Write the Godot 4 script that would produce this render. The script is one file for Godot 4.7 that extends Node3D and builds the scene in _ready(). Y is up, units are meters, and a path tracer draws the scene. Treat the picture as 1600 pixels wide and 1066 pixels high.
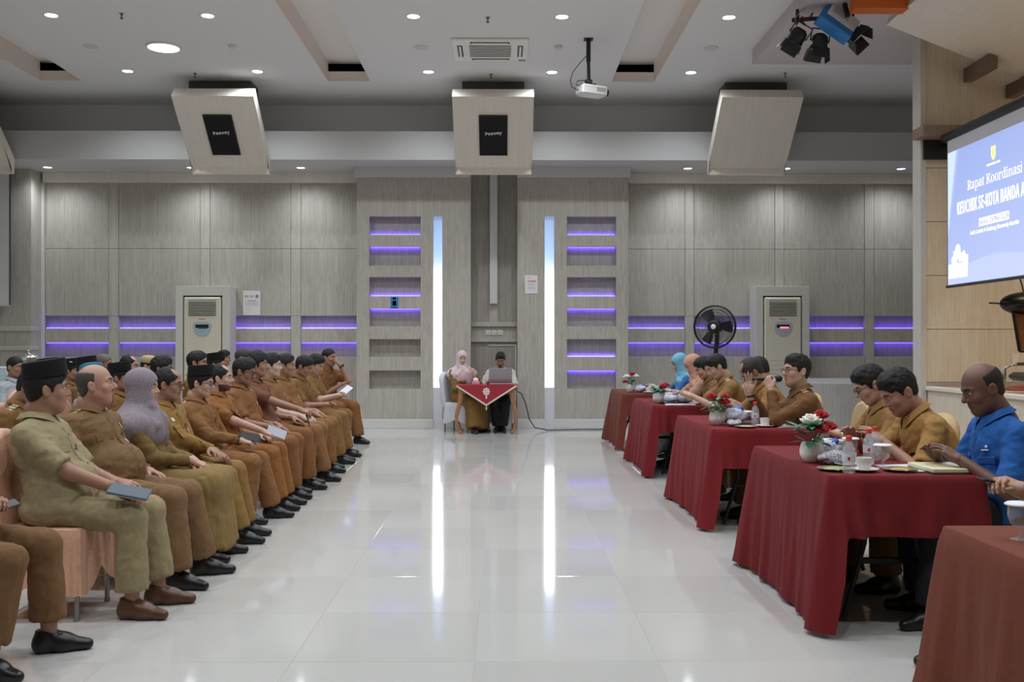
extends Node3D
# A long meeting hall: officials at red-draped tables face rows of seated guests across a glossy tiled aisle.
# Units are metres; x to the right, y up, the camera looks along -z from the origin.

func _ready() -> void:
	# camera
	var cam := Camera3D.new()
	cam.name = "camera"
	add_child(cam)
	cam.position = Vector3(0, 1.38, 0)
	cam.rotation_degrees = Vector3(0.26, -0.55, 0)
	cam.fov = 37.84
	cam.near = 0.05
	cam.far = 60.0
	# air and exposure
	var we := WorldEnvironment.new()
	we.name = "world_environment"
	var env := Environment.new()
	env.background_mode = Environment.BG_COLOR
	env.background_color = Color(0, 0, 0)
	env.tonemap_mode = Environment.TONE_MAPPER_LINEAR
	env.tonemap_exposure = 1.2
	env.sdfgi_enabled = true
	env.ssao_enabled = true
	env.ssil_enabled = true
	we.environment = env
	add_child(we)
	# lights: each downlight carries its own lamp (see downlight); strengths are set here
	lamp_energy = 2.9
	soffit_energy = 1.3
	build_materials()
	build_shell()
	build_back_wall()
	build_ceiling()
	build_stage()
	build_downlights()
	build_ceiling_things()
	build_wall_things()
	build_seats_and_tables()
	build_people()
	build_table_things()

var lamp_energy := 1.0
var soffit_energy := 0.5
var wood: Material
var wood_strip: Material
var wood_dark: Material
var cream_wood: Material
var cream_light: Material
var white_paint: Material
var ceiling_paint: Material

func build_materials() -> void:
	wood = grained("aaa59c", "c6c1b6", 3, 0.42)
	wood_strip = grained("b2ada4", "cac5bb", 5, 0.42)
	wood_dark = grained("98938b", "b0aaa1", 8, 0.45)
	cream_wood = grained("d0c3ae", "e0d6c4", 12, 0.4)
	cream_light = grained("e4dccd", "efe9de", 14, 0.4)
	white_paint = paint("d8d8d4", 0.45)
	ceiling_paint = paint("e6e6e4", 0.75)

# a box by x, y and depth ranges (depth grows away from the camera)
func blk(parent: Node, called: String, x0: float, x1: float, y0: float, y1: float, d0: float, d1: float, m: Material, bev := 0.0) -> MeshInstance3D:
	return slab(parent, called, Vector3(x0, y0, -d1), Vector3(x1, y1, -d0), m, bev)

func build_shell() -> void:
	var fl := structure("floor", "glossy off-white polished porcelain tile floor")
	blk(fl, "grout_bed", -9.2, 9.0, -0.30, -0.0025, -4.0, 17.5, paint("b9b7b2", 0.8))
	# tiles of 80 cm, the seams run along and across the hall
	var shade := ["c0bfbb", "bdbcb8", "c2c1bd"]
	var tm: Array[Material] = []
	for s in shade:
		var m := StandardMaterial3D.new()
		m.albedo_color = Color(s)
		m.roughness = 0.07
		m.metallic_specular = 0.5
		tm.append(m)
	var tile := MB.new().box(Vector3(0, -0.005, 0), Vector3(0.7975, 0.010, 0.7975), 0.0012).mesh()
	var rest := MB.new()
	var picked := 0
	for i in range(-11, 11):
		for j in range(-5, 22):
			var x := -0.12 + 0.8 * (i + 0.5)
			var dep := 0.35 + 0.8 * (j + 0.5)
			if x < -9.5 or x > 9.3 or dep > 17.6: continue
			var sx := x * 1555.0 / maxf(dep + 0.4, 0.5)
			var sy := 1.38 * 1555.0 / maxf(dep + 0.4, 0.5)
			if dep > 1.4 and sx > -850 and sx < 880 and sy < 620 and x > -4.6 and x < 4.9 and picked < 300:
				part(fl, "tile", tile, tm[(i * 7 + j * 13 + 900) % 3], Vector3(x, 0, -dep))
				picked += 1
			else:
				rest.box(Vector3(x, -0.005, -dep), Vector3(0.7975, 0.010, 0.7975), 0.0012)
	part(fl, "further_tiles", rest.mesh(), tm[0]).set_meta("kind", "stuff")
	# walls that close the hall
	var wl := structure("wall_left", "grey wood-laminate side wall and pillar")
	blk(wl, "panel_wall", -9.4, -9.2, -0.1, 5.6, -4.0, 17.5, wood)
	blk(wl, "pillar", -9.2, -7.90, 0.15, 4.345, 16.75, 17.3, wood)
	blk(wl, "pillar_base", -9.2, -7.89, 0.0, 0.15, 16.74, 17.3, white_paint)
	blk(wl, "corner_trim", -7.905, -7.87, 0.15, 4.18, 17.12, 17.2, white_paint, 0.004)
	for y in [[1.62, 1.70], [1.30, 1.37]]:
		blk(wl, "pillar_rail", -9.2, -7.885, y[0], y[1], 16.72, 17.0, paint("c6c1b4", 0.5), 0.006)
	var wr := structure("wall_right", "plain side wall behind the stage")
	blk(wr, "panel_wall", 9.0, 9.2, -0.1, 5.6, -4.0, 17.5, cream_wood)
	var wf := structure("wall_front", "plain wall behind the camera")
	blk(wf, "panel_wall", -9.4, 9.2, -0.1, 5.6, -4.2, -4.0, wood)

func led(parent: Node, x0: float, x1: float, y: float, above: bool, dep: float, on := true) -> void:
	if not on: return
	var t := 0.022
	var y0 := y if above else y - t
	blk(parent, "led_strip", x0 + 0.01, x1 - 0.01, y0, y0 + t, dep + 0.015, dep + 0.03, glow("6a45ff", 1.5))
	var l := AreaLight3D.new()
	l.name = "led_light"
	parent.add_child(l, true)
	l.area_size = Vector2(x1 - x0 - 0.02, 0.02)
	l.light_color = Color("6a45ff")
	l.light_energy = 0.05 * (x1 - x0)
	l.shadow_enabled = true
	l.position = Vector3((x0 + x1) * 0.5, y + (0.024 if above else -0.024), -(dep + 0.032))
	l.rotation_degrees.x = 60.0 if above else -60.0

func build_back_wall() -> void:
	var w := structure("wall_back", "grey wood-laminate back wall with niches and violet light lines")
	blk(w, "core", -9.4, 9.2, -0.1, 5.6, 17.30, 17.5, wood_dark)
	var cols := [[-7.87, -6.78, 0], [-6.78, -6.61, 1], [-6.61, -5.21, 0], [-5.21, -5.04, 1], [-5.04, -3.65, 0], [-3.65, -3.48, 1], [-3.48, -2.43, 0],
		[2.10, 3.16, 0], [3.16, 3.32, 1], [3.32, 4.72, 0], [4.72, 4.88, 1], [4.88, 6.28, 0], [6.28, 6.45, 1], [6.45, 7.6, 0], [7.6, 9.0, 0]]
	var g := 0.003
	for k in cols.size():
		var x0: float = cols[k][0] + g
		var x1: float = cols[k][1] - g
		if cols[k][2] == 1:
			for y in [[0.15, 1.89], [1.89, 3.05], [3.05, 4.18]]:
				blk(w, "strip_panel", x0, x1, y[0] + g, y[1] - g, 17.197, 17.30, wood_strip, 0.002)
		else:
			for y in [[0.15, 1.19], [1.89, 3.05], [3.05, 4.18]]:
				blk(w, "panel", x0, x1, y[0] + g, y[1] - g, 17.2, 17.30, wood, 0.002)
			blk(w, "rail", x0, x1, 1.435, 1.673, 17.2, 17.275, wood, 0.002)
			led(w, x0, x1, 1.673, true, 17.215)
			led(w, x0, x1, 1.435, false, 17.215)
	for s in [[-7.87, -2.43], [2.10, 9.0]]:
		blk(w, "cornice", s[0], s[1], 4.18, 4.345, 17.08, 17.3, cream_light, 0.004)
		blk(w, "plinth", s[0], s[1], 0.0, 0.15, 17.185, 17.3, white_paint, 0.004)
	# the two projecting pillars with their niches and upright light strips
	var rows := [[0.654, 0.964, 1.19, 1.487], [1.70, 2.0, 2.202, 2.522], [2.714, 3.034, 3.226, 3.536]]
	for s in [[-2.43, -2.22, -1.366, -1.153, -1.003, -0.53, 1], [2.10, 1.90, 1.078, 0.864, 0.704, 0.25, -1]]:
		var x: Array[float] = []
		for q in 6: x.append(s[q])
		if s[6] < 0: x.reverse()
		# solid uprights
		var nic := [x[1], x[2]] if s[6] > 0 else [x[3], x[4]]
		var lit := [x[3], x[4]] if s[6] > 0 else [x[1], x[2]]
		for q in [[x[0], x[1]], [x[2], x[3]], [x[4], x[5]]]:
			blk(w, "pillar_panel", q[0], q[1], 0.15, 4.187, 16.6, 17.3, wood)
		var ys := [0.15]
		for r in rows:
			ys.append(r[0]); ys.append(r[3])
		ys.append(4.187)
		for q in range(0, ys.size(), 2):
			blk(w, "niche_panel", nic[0], nic[1], ys[q], ys[q + 1], 16.6, 17.3, wood)
		for q in 3:
			var r: Array = rows[q]
			blk(w, "niche_back", nic[0], nic[1], r[0], r[3], 16.72, 17.3, wood_dark)
			blk(w, "niche_shelf", nic[0], nic[1], r[1], r[2], 16.6, 16.72, wood, 0.002)
			var on: bool = not (q == 0 and s[6] > 0)
			led(w, nic[0], nic[1], r[2], true, 16.665, on)
			led(w, nic[0], nic[1], r[1], false, 16.665, on)
		# upright light
		blk(w, "light_backing", lit[0], lit[1], 0.676, 3.536, 16.72, 17.3, white_paint)
		blk(w, "light_head_panel", lit[0], lit[1], 3.536, 4.187, 16.6, 17.3, wood)
		blk(w, "light_foot_panel", lit[0], lit[1], 0.0, 0.676, 16.605, 17.3, paint("dcdce2", 0.35))
		var lm := StandardMaterial3D.new()
		var grad := Gradient.new()
		grad.offsets = PackedFloat32Array([0.0, 0.22, 0.42, 1.0])
		grad.colors = PackedColorArray([Color(0.30, 0.44, 0.60), Color(0.46, 0.60, 0.84), Color(0.93, 0.95, 1.0), Color(0.96, 0.94, 1.0)])
		var gt := GradientTexture2D.new()
		gt.gradient = grad
		gt.width = 8
		gt.height = 256
		gt.fill_from = Vector2(0, 0)
		gt.fill_to = Vector2(0, 1)
		lm.albedo_color = Color(0.8, 0.8, 0.8)
		lm.emission_enabled = true
		lm.emission = Color(0, 0, 0)
		lm.emission_texture = gt
		lm.emission_energy_multiplier = 1.25
		var q := QuadMesh.new()
		q.size = Vector2(lit[1] - lit[0], 2.86)
		part(w, "light_strip", q, lm, Vector3((lit[0] + lit[1]) * 0.5, 2.106, -16.66))
		var al := AreaLight3D.new()
		al.name = "strip_light"
		w.add_child(al, true)
		al.area_size = Vector2(0.14, 2.0)
		al.light_color = Color(0.93, 0.94, 1.0)
		al.light_energy = 0.5
		al.shadow_enabled = true
		al.position = Vector3((lit[0] + lit[1]) * 0.5, 1.7, -16.65)
		al.rotation_degrees.y = 180.0
		for q2 in [[x[0], lit[0]], [lit[1], x[5]]]:
			blk(w, "plinth", q2[0], q2[1], 0.0, 0.15, 16.585, 17.3, white_paint, 0.004)
		blk(w, "cornice", x[0] - (0.03 if s[6] > 0 else 0.0), x[5] + (0.03 if s[6] < 0 else 0.0), 4.187, 4.345, 16.5, 17.3, paint("d3d3d2", 0.5), 0.004)
	# the recess between them
	for q in [[-0.53, -0.22], [-0.08, 0.25]]:
		blk(w, "recess_panel", q[0], q[1], 1.78, 4.345, 17.0, 17.3, wood_dark)
	blk(w, "recess_spine", -0.22, -0.08, 1.78, 4.345, 16.985, 17.3, wood_strip)
	blk(w, "recess_fin", -0.215, -0.085, 2.09, 4.345, 16.90, 16.985, paint("d5d7d8", 0.35), 0.006)
	blk(w, "recess_ledge", -0.53, 0.25, 1.705, 1.78, 16.95, 17.3, wood_strip, 0.003)
	blk(w, "recess_panel", -0.53, 0.25, 1.50, 1.705, 17.0, 17.3, wood)
	blk(w, "recess_ledge", -0.53, 0.25, 1.44, 1.50, 16.95, 17.3, wood_strip, 0.003)
	blk(w, "recess_panel", -0.53, 0.25, 0.15, 1.44, 17.0, 17.3, wood_dark)
	blk(w, "plinth", -0.53, 0.25, 0.0, 0.15, 16.985, 17.3, white_paint, 0.004)
	blk(w, "hatch_edge", -0.24, 0.235, 1.375, 1.395, 16.985, 17.0, paint("e6e6e2", 0.4))
	blk(w, "hatch_edge", 0.215, 0.235, 0.17, 1.375, 16.985, 17.0, paint("e6e6e2", 0.4))
	# bulkhead over the wall and the dark cove above it
	var b := structure("trim_1", "grey painted bulkhead that runs along the top of the back wall")
	blk(b, "soffit_box", -9.2, 9.0, 4.345, 4.805, 15.9, 17.3, paint("c6c6c5", 0.7), 0.004)
	blk(b, "cove_back", -9.2, 9.0, 4.805, 5.41, 16.7, 17.3, paint("ececea", 0.8))

func build_ceiling() -> void:
	var c := structure("ceiling", "grey painted ceiling with long recessed coffers")
	var top := 5.41
	var deep := 0.30
	var coves := [[-7.03, -6.38], [-2.66, -2.01], [1.66, 2.32]]
	var x := -9.2
	for k in coves:
		blk(c, "ceiling_board", x, k[0], top, top + deep, 0.5, 15.17, ceiling_paint)
		x = k[1]
	blk(c, "ceiling_board", x, 9.0, top, top + deep, 0.5, 15.17, ceiling_paint)
	blk(c, "ceiling_board", -9.2, 9.0, top, top + 0.145, 15.17, 17.3, ceiling_paint)
	blk(c, "ceiling_board", -9.2, 9.0, top, top + 0.145, -4.0, 0.5, ceiling_paint)
	var lip := paint("efe4da", 0.6)
	for k in coves:
		blk(c, "coffer_lip", k[0] - 0.005, k[0] + 0.006, top - 0.004, top + deep, 0.5, 15.17, lip)
		blk(c, "coffer_lip", k[1] - 0.006, k[1] + 0.005, top - 0.004, top + deep, 0.5, 15.17, lip)
		blk(c, "coffer_lip", k[0], k[1], top - 0.004, top + 0.145, 15.16, 15.18, lip)
		blk(c, "coffer_lip", k[0], k[1], top - 0.004, top + 0.145, 0.49, 0.51, lip)
		blk(c, "coffer_panel", k[0] - 0.02, k[1] + 0.02, top + deep, top + deep + 0.03, 0.4, 15.3, paint("efece6", 0.6))
	blk(c, "roof_void", -9.4, 9.2, top + 0.45, top + 0.55, -4.2, 17.5, paint("3a3a3a", 0.9))
	blk(c, "void_side", -9.4, -9.2, top + 0.1, top + 0.5, -4.2, 17.5, paint("3a3a3a", 0.9))
	blk(c, "void_side", 9.0, 9.2, top + 0.1, top + 0.5, -4.2, 17.5, paint("3a3a3a", 0.9))
	blk(c, "void_end", -9.4, 9.2, top + 0.1, top + 0.5, 17.3, 17.5, paint("3a3a3a", 0.9))
	blk(c, "void_end", -9.4, 9.2, top + 0.1, top + 0.5, -4.2, -4.0, paint("3a3a3a", 0.9))
	blk(c, "stage_drop", 3.40, 9.0, 5.21, top, -4.0, 13.5, paint("c9c1bf", 0.75))
	blk(c, "orange_fascia", 3.82, 5.4, 5.03, 5.21, 10.7, 10.9, paint("d06a22", 0.6))

func build_stage() -> void:
	var s := structure("wall_stage", "cream wood-panelled wall at the end of the stage")
	blk(s, "core", 4.95, 9.0, 0.0, 5.21, 11.62, 11.8, cream_wood)
	var xs := [4.90, 7.0, 9.0]
	var ys := [0.95, 1.57, 2.20, 2.83, 3.46, 5.21]
	for i in 2:
		for j in 5:
			blk(s, "panel", xs[i] + 0.003, xs[i + 1] - 0.003, ys[j] + 0.003, ys[j + 1] - 0.003, 11.595, 11.62, cream_wood, 0.002)
	blk(s, "side_edge", 4.885, 4.95, 0.0, 5.21, 11.57, 11.8, paint("c9c6bd", 0.5), 0.003)
	blk(s, "skirting", 4.95, 9.0, 0.9, 0.95, 11.585, 11.62, paint("a8a2a0", 0.5))
	var t := structure("trim_2", "brown wooden plank shelf across the cream stage wall")
	blk(t, "plank", 4.80, 5.65, 3.78, 3.90, 11.30, 11.595, grained("7c6a5c", "917d6c", 21, 0.5), 0.006)
	var p := structure("floor_stage", "raised stage with cream front panels")
	blk(p, "deck", 4.98, 9.0, 0.84, 0.90, -4.0, 11.6, grained("b59a7c", "c7ae90", 31, 0.3))
	blk(p, "nosing", 4.93, 5.05, 0.86, 0.905, -4.0, 11.6, paint("e0d9cc", 0.4), 0.006)
	var d := 11.6
	while d > -3.9:
		blk(p, "front_panel", 4.96, 5.02, 0.0, 0.86, d - 1.197, d, cream_wood, 0.003)
		d -= 1.2
	# the grey rounded end of the stage towards the back wall
	var e := MB.new()
	var rim := []
	for k in 9:
		var a := PI * 0.5 * k / 8.0
		rim.append(Vector2(4.25 - 0.40 * cos(a), 13.4 - 0.6 - 0.40 * sin(a)))
	rim.push_front(Vector2(3.85, 14.6))
	rim.append(Vector2(5.1, 12.4))
	rim.append(Vector2(5.1, 14.6))
	var lo := PackedVector3Array()
	var hi := PackedVector3Array()
	for q in rim:
		lo.append(Vector3(q.x, 0.0, -q.y)); hi.append(Vector3(q.x, 0.9, -q.y))
	for k in lo.size():
		var j := (k + 1) % lo.size()
		e.quad(lo[j], lo[k], hi[k], hi[j])
	e.fan(hi, true)
	part(p, "rounded_end", e.mesh(), grained("9d9b98", "b2b0ac", 33, 0.4))
	# canopy over the stage, sloping down to the right, with its beams
	var cn := structure("ceiling_canopy", "cream wooden canopy sloping down over the stage")
	var ang := atan2(-0.58, 1.475)
	var bs := Basis(Vector3.BACK, ang)
	for k in 4:
		var d0 := 11.3 - 1.8 * k
		var mb := MB.new().box(Vector3.ZERO, Vector3(2.6, 0.10, 1.797), 0.004, Basis.IDENTITY)
		var o := part(cn, "canopy_board", mb.mesh(), cream_light)
		o.transform = Transform3D(bs, Vector3(4.375, 5.04, -(d0 - 0.9)) + bs * Vector3(1.3, 0.05, 0))
	var beam := grained("6e5c50", "85715f", 22, 0.5)
	for q in [[5.45, 4.57], [5.95, 4.38], [6.45, 4.18]]:
		var mb := MB.new().box(Vector3.ZERO, Vector3(0.11, 0.16, 0.60), 0.006)
		var o := part(cn, "beam", mb.mesh(), beam)
		o.position = Vector3(q[0], q[1] - 0.03, -11.29)

# ---------------------------------------------------------------- lamps
var lamp_meshes := []
func downlight(at: Vector3, label: String, energy: float, size := 0.075, group := "", tone := Color(0.95, 0.975, 1.0)) -> void:
	var o := thing("downlight", label, "downlight", at, 0.0, group)
	if lamp_meshes.is_empty():
		lamp_meshes = [MB.new().lathe([Vector2(0.075, -0.004), Vector2(0.092, -0.010), Vector2(0.097, -0.004), Vector2(0.097, 0.002)], 28).mesh(), MB.new().lathe([Vector2(0.001, -0.004), Vector2(0.076, -0.004)], 28).mesh()]
	var k := size / 0.075
	part(o, "trim_ring", lamp_meshes[0], paint("e4e4e2", 0.4)).scale = Vector3(k, 1, k)
	part(o, "lens", lamp_meshes[1], glow("f6f7ff", 6.0)).scale = Vector3(k, 1, k)
	var l := SpotLight3D.new()
	l.name = "lamp"
	o.add_child(l, true)
	l.position = Vector3(0, -0.03, 0)
	l.rotation_degrees = Vector3(-90, 0, 0)
	l.spot_angle = 76.0
	l.spot_angle_attenuation = 1.0
	l.spot_range = 25.0
	l.spot_attenuation = 2.0
	l.light_size = 0.07
	l.light_color = tone
	l.light_energy = energy
	l.shadow_enabled = true

func build_downlights() -> void:
	var xs := [-5.5, -3.6, -1.09, 0.73, 2.78]
	var place := ["leftmost of its row", "second from the left", "left of the cassette unit", "right of the cassette unit", "rightmost, beyond the right coffer"]
	var rows := [14.64, 12.17, 9.7, 7.23, 4.76, 2.29]
	for r in rows.size():
		for k in 5:
			var lab := "recessed ceiling downlight outside the picture"
			if r == 0: lab = "round downlight in the row nearer the back wall, " + place[k]
			if r == 1: lab = "round downlight in the row along the top edge, " + place[k]
			downlight(Vector3(xs[k], 5.41, -rows[r]), lab, lamp_energy, 0.075, "ceiling downlights" if r < 2 else "downlights out of view")
	var sx := [-7.56, -5.18, -3.36, 3.10, 4.75, 6.68]
	var sl := ["above the corner of the left wall", "beside the lower edge of the left speaker box", "between the left speaker box and the left pillar", "between the right pillar and the plain cream box", "behind the plain cream ceiling box", "next to the cream stage wall"]
	for k in 6:
		downlight(Vector3(sx[k], 4.345, -16.6), "small downlight under the bulkhead, " + sl[k], soffit_energy, 0.065, "bulkhead downlights")
	# the bulkhead and the stage go on outside the picture
	for q in [Vector3(6.2, 5.21, -9.0), Vector3(7.6, 5.21, -6.5), Vector3(7.6, 5.21, -9.5), Vector3(6.2, 5.21, -4.0), Vector3(7.6, 5.21, -2.0)]:
		downlight(q, "recessed stage downlight outside the picture", lamp_energy, 0.075, "downlights out of view")
	for q in [Vector3(5.6, 4.20, -9.3), Vector3(6.6, 4.10, -9.9), Vector3(6.6, 4.10, -7.2)]:
		downlight(q, "warm stage lamp under the canopy outside the picture", lamp_energy * 0.5, 0.075, "stage lamps out of view", Color(1.0, 0.9, 0.74))
	# the large round panel lamp
	var o := thing("round_ceiling_lamp", "large bright round lamp in the grey ceiling", "lamp", Vector3(-4.56, 5.41, -13.42))
	part(o, "rim", MB.new().lathe([Vector2(0.205, -0.028), Vector2(0.222, -0.030), Vector2(0.230, -0.018), Vector2(0.230, 0.0)], 40).mesh(), paint("e8e8e6", 0.4))
	part(o, "diffuser", MB.new().lathe([Vector2(0.001, -0.030), Vector2(0.12, -0.030), Vector2(0.207, -0.027)], 40).mesh(), glow("ffffff", 3.0))
	var l := AreaLight3D.new()
	l.name = "lamp"
	o.add_child(l, true)
	l.area_size = Vector2(0.38, 0.38)
	l.position = Vector3(0, -0.035, 0)
	l.rotation_degrees.x = -90.0
	l.light_energy = 0.35
	l.shadow_enabled = true

# ---------------------------------------------------------------- mesh building
class MB:
	var v := PackedVector3Array()
	var n := PackedVector3Array()
	var c := PackedColorArray()
	var ix := PackedInt32Array()
	var col := Color(1, 1, 1)

	func vert(p: Vector3, nn: Vector3) -> int:
		v.append(p); n.append(nn); c.append(col)
		return v.size() - 1

	func tri(a: int, b: int, d: int) -> void:   # counter-clockwise seen from outside
		ix.append(a); ix.append(d); ix.append(b)

	func quad(p0: Vector3, p1: Vector3, p2: Vector3, p3: Vector3) -> void:
		var nn := (p1 - p0).cross(p3 - p0)
		if nn.length_squared() < 1e-16:
			nn = (p2 - p1).cross(p3 - p1)
		nn = nn.normalized()
		var a := vert(p0, nn)
		vert(p1, nn); vert(p2, nn); vert(p3, nn)
		tri(a, a + 1, a + 2); tri(a, a + 2, a + 3)

	func tri3(p0: Vector3, p1: Vector3, p2: Vector3) -> void:
		var nn := (p1 - p0).cross(p2 - p0).normalized()
		var a := vert(p0, nn)
		vert(p1, nn); vert(p2, nn)
		tri(a, a + 1, a + 2)

	func box(ctr: Vector3, size: Vector3, bev := 0.0, bs := Basis.IDENTITY) -> MB:
		var h := size * 0.5
		var b := minf(bev, minf(h.x, minf(h.y, h.z)) * 0.9)
		var i := h - Vector3(b, b, b)
		for ax in 3:
			for s in [-1.0, 1.0]:
				var u := (ax + 1) % 3
				var w := (ax + 2) % 3
				var pts: Array[Vector3] = []
				for k in [[-1, -1], [1, -1], [1, 1], [-1, 1]]:
					var p := Vector3.ZERO
					p[ax] = h[ax] * s
					p[u] = i[u] * k[0] * s
					p[w] = i[w] * k[1]
					pts.append(ctr + bs * p)
				quad(pts[0], pts[1], pts[2], pts[3])
		if b > 0.0:
			for ax in 3:
				var u := (ax + 1) % 3
				var w := (ax + 2) % 3
				for su in [-1.0, 1.0]:
					for sw in [-1.0, 1.0]:
						var pts: Array[Vector3] = []
						for k in [[0, -1], [0, 1], [1, 1], [1, -1]]:
							var p := Vector3.ZERO
							p[ax] = i[ax] * k[1]
							p[u] = (h[u] if k[0] == 0 else i[u]) * su
							p[w] = (i[w] if k[0] == 0 else h[w]) * sw
							pts.append(ctr + bs * p)
						if su * sw > 0: quad(pts[3], pts[2], pts[1], pts[0])
						else: quad(pts[0], pts[1], pts[2], pts[3])
			for sx in [-1.0, 1.0]:
				for sy in [-1.0, 1.0]:
					for sz in [-1.0, 1.0]:
						var s := Vector3(sx, sy, sz)
						var px := ctr + bs * (Vector3(h.x, i.y, i.z) * s)
						var py := ctr + bs * (Vector3(i.x, h.y, i.z) * s)
						var pz := ctr + bs * (Vector3(i.x, i.y, h.z) * s)
						if sx * sy * sz > 0: tri3(px, py, pz)
						else: tri3(px, pz, py)
		return self

	# rings of equal length; smooth skin between them
	func loft(rings: Array, closed := true, cap0 := true, cap1 := true) -> MB:
		var m: int = rings[0].size()
		var base := v.size()
		for r in rings:
			for p in r:
				vert(p, Vector3.ZERO)
		var f0 := ix.size()
		var cnt := m if closed else m - 1
		for j in rings.size() - 1:
			for k in cnt:
				var a := base + j * m + k
				var b := base + j * m + (k + 1) % m
				tri(a, b, b + m); tri(a, b + m, a + m)
		smooth(base, f0)
		if cap0: fan(rings[0], true)
		if cap1: fan(rings[rings.size() - 1], false)
		return self

	func fan(r, flip: bool) -> void:
		var ctr := Vector3.ZERO
		for p in r: ctr += p
		ctr /= r.size()
		var nn := Vector3.ZERO
		for k in r.size():
			nn += (r[k] - ctr).cross(r[(k + 1) % r.size()] - ctr)
		if flip: nn = -nn
		nn = nn.normalized()
		var a := vert(ctr, nn)
		for p in r: vert(p, nn)
		for k in r.size():
			var q: int = a + 1 + k
			var w: int = a + 1 + (k + 1) % r.size()
			if flip: tri(a, w, q)
			else: tri(a, q, w)

	func smooth(base: int, f0: int) -> void:
		for k in range(base, v.size()): n[k] = Vector3.ZERO
		for f in range(f0, ix.size(), 3):
			var a := ix[f]
			var d := ix[f + 1]
			var b := ix[f + 2]
			var nn := (v[b] - v[a]).cross(v[d] - v[a])
			n[a] += nn; n[b] += nn; n[d] += nn
		for k in range(base, v.size()):
			n[k] = n[k].normalized() if n[k].length_squared() > 1e-20 else Vector3.UP

	# profile of (radius, height) from bottom to top on the outside; a repeated point makes a hard edge
	func lathe(pr: Array, seg := 24, xf := Transform3D.IDENTITY, sx := 1.0, sz := 1.0) -> MB:
		var start := 0
		for k in range(1, pr.size() + 1):
			if k == pr.size() or pr[k] == pr[k - 1]:
				if k - start > 1:
					var rings := []
					for j in range(start, k):
						var r := PackedVector3Array()
						for s in seg:
							var a := -TAU * s / seg
							r.append(xf * Vector3(cos(a) * pr[j].x * sx, pr[j].y, sin(a) * pr[j].x * sz))
						rings.append(r)
					loft(rings, true, false, false)
				start = k
		return self

	func tube(pts: Array, r0: float, r1 := -1.0, seg := 10, caps := true) -> MB:
		if r1 < 0.0: r1 = r0
		var rings := []
		var side := Vector3.ZERO
		for k in pts.size():
			var t: Vector3 = (pts[mini(k + 1, pts.size() - 1)] - pts[maxi(k - 1, 0)]).normalized()
			if side == Vector3.ZERO:
				side = t.cross(Vector3.UP if absf(t.y) < 0.9 else Vector3.RIGHT).normalized()
			else:
				side = (side - t * side.dot(t)).normalized()
			var up := side.cross(t)
			var rr := lerpf(r0, r1, float(k) / maxf(1.0, pts.size() - 1))
			var ring := PackedVector3Array()
			for s in seg:
				var a := -TAU * s / seg
				ring.append(pts[k] + side * cos(a) * rr + up * sin(a) * rr)
			rings.append(ring)
		loft(rings, true, caps, caps)
		return self

	func ball(ctr: Vector3, r: Vector3, seg := 12, rows := 8, bs := Basis.IDENTITY) -> MB:
		var base := v.size()
		var f0 := ix.size()
		for j in rows + 1:
			var th := PI * j / rows
			for k in seg:
				var a := -TAU * k / seg
				vert(ctr + bs * (Vector3(cos(a) * sin(th), -cos(th), sin(a) * sin(th)) * r), Vector3.ZERO)
		for j in rows:
			for k in seg:
				var a := base + j * seg + k
				var b := base + j * seg + (k + 1) % seg
				tri(a, b, b + seg); tri(a, b + seg, a + seg)
		for k in range(base, v.size()):
			n[k] = (bs * ((bs.inverse() * (v[k] - ctr)) / (r * r))).normalized()
		return self

	func add(o: MB, xf := Transform3D.IDENTITY, tint := Color(1, 1, 1)) -> MB:
		var base := v.size()
		var flip := xf.basis.determinant() < 0.0
		var nb := xf.basis.inverse().transposed()
		v.append_array(xf * o.v)
		for k in o.n.size():
			n.append((nb * o.n[k]).normalized())
			var oc := o.c[k]
			c.append(oc * tint if oc.a > 0.5 else Color(oc.r, oc.g, oc.b, 1.0))   # alpha 0 marks a colour that the tint leaves alone
		for k in range(0, o.ix.size(), 3):
			ix.append(o.ix[k] + base)
			if flip:
				ix.append(o.ix[k + 2] + base); ix.append(o.ix[k + 1] + base)
			else:
				ix.append(o.ix[k + 1] + base); ix.append(o.ix[k + 2] + base)
		return self

	func mesh() -> ArrayMesh:
		var arr := []
		arr.resize(Mesh.ARRAY_MAX)
		arr[Mesh.ARRAY_VERTEX] = v
		arr[Mesh.ARRAY_NORMAL] = n
		arr[Mesh.ARRAY_COLOR] = c
		arr[Mesh.ARRAY_INDEX] = ix
		var m := ArrayMesh.new()
		m.add_surface_from_arrays(Mesh.PRIMITIVE_TRIANGLES, arr)
		return m

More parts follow.
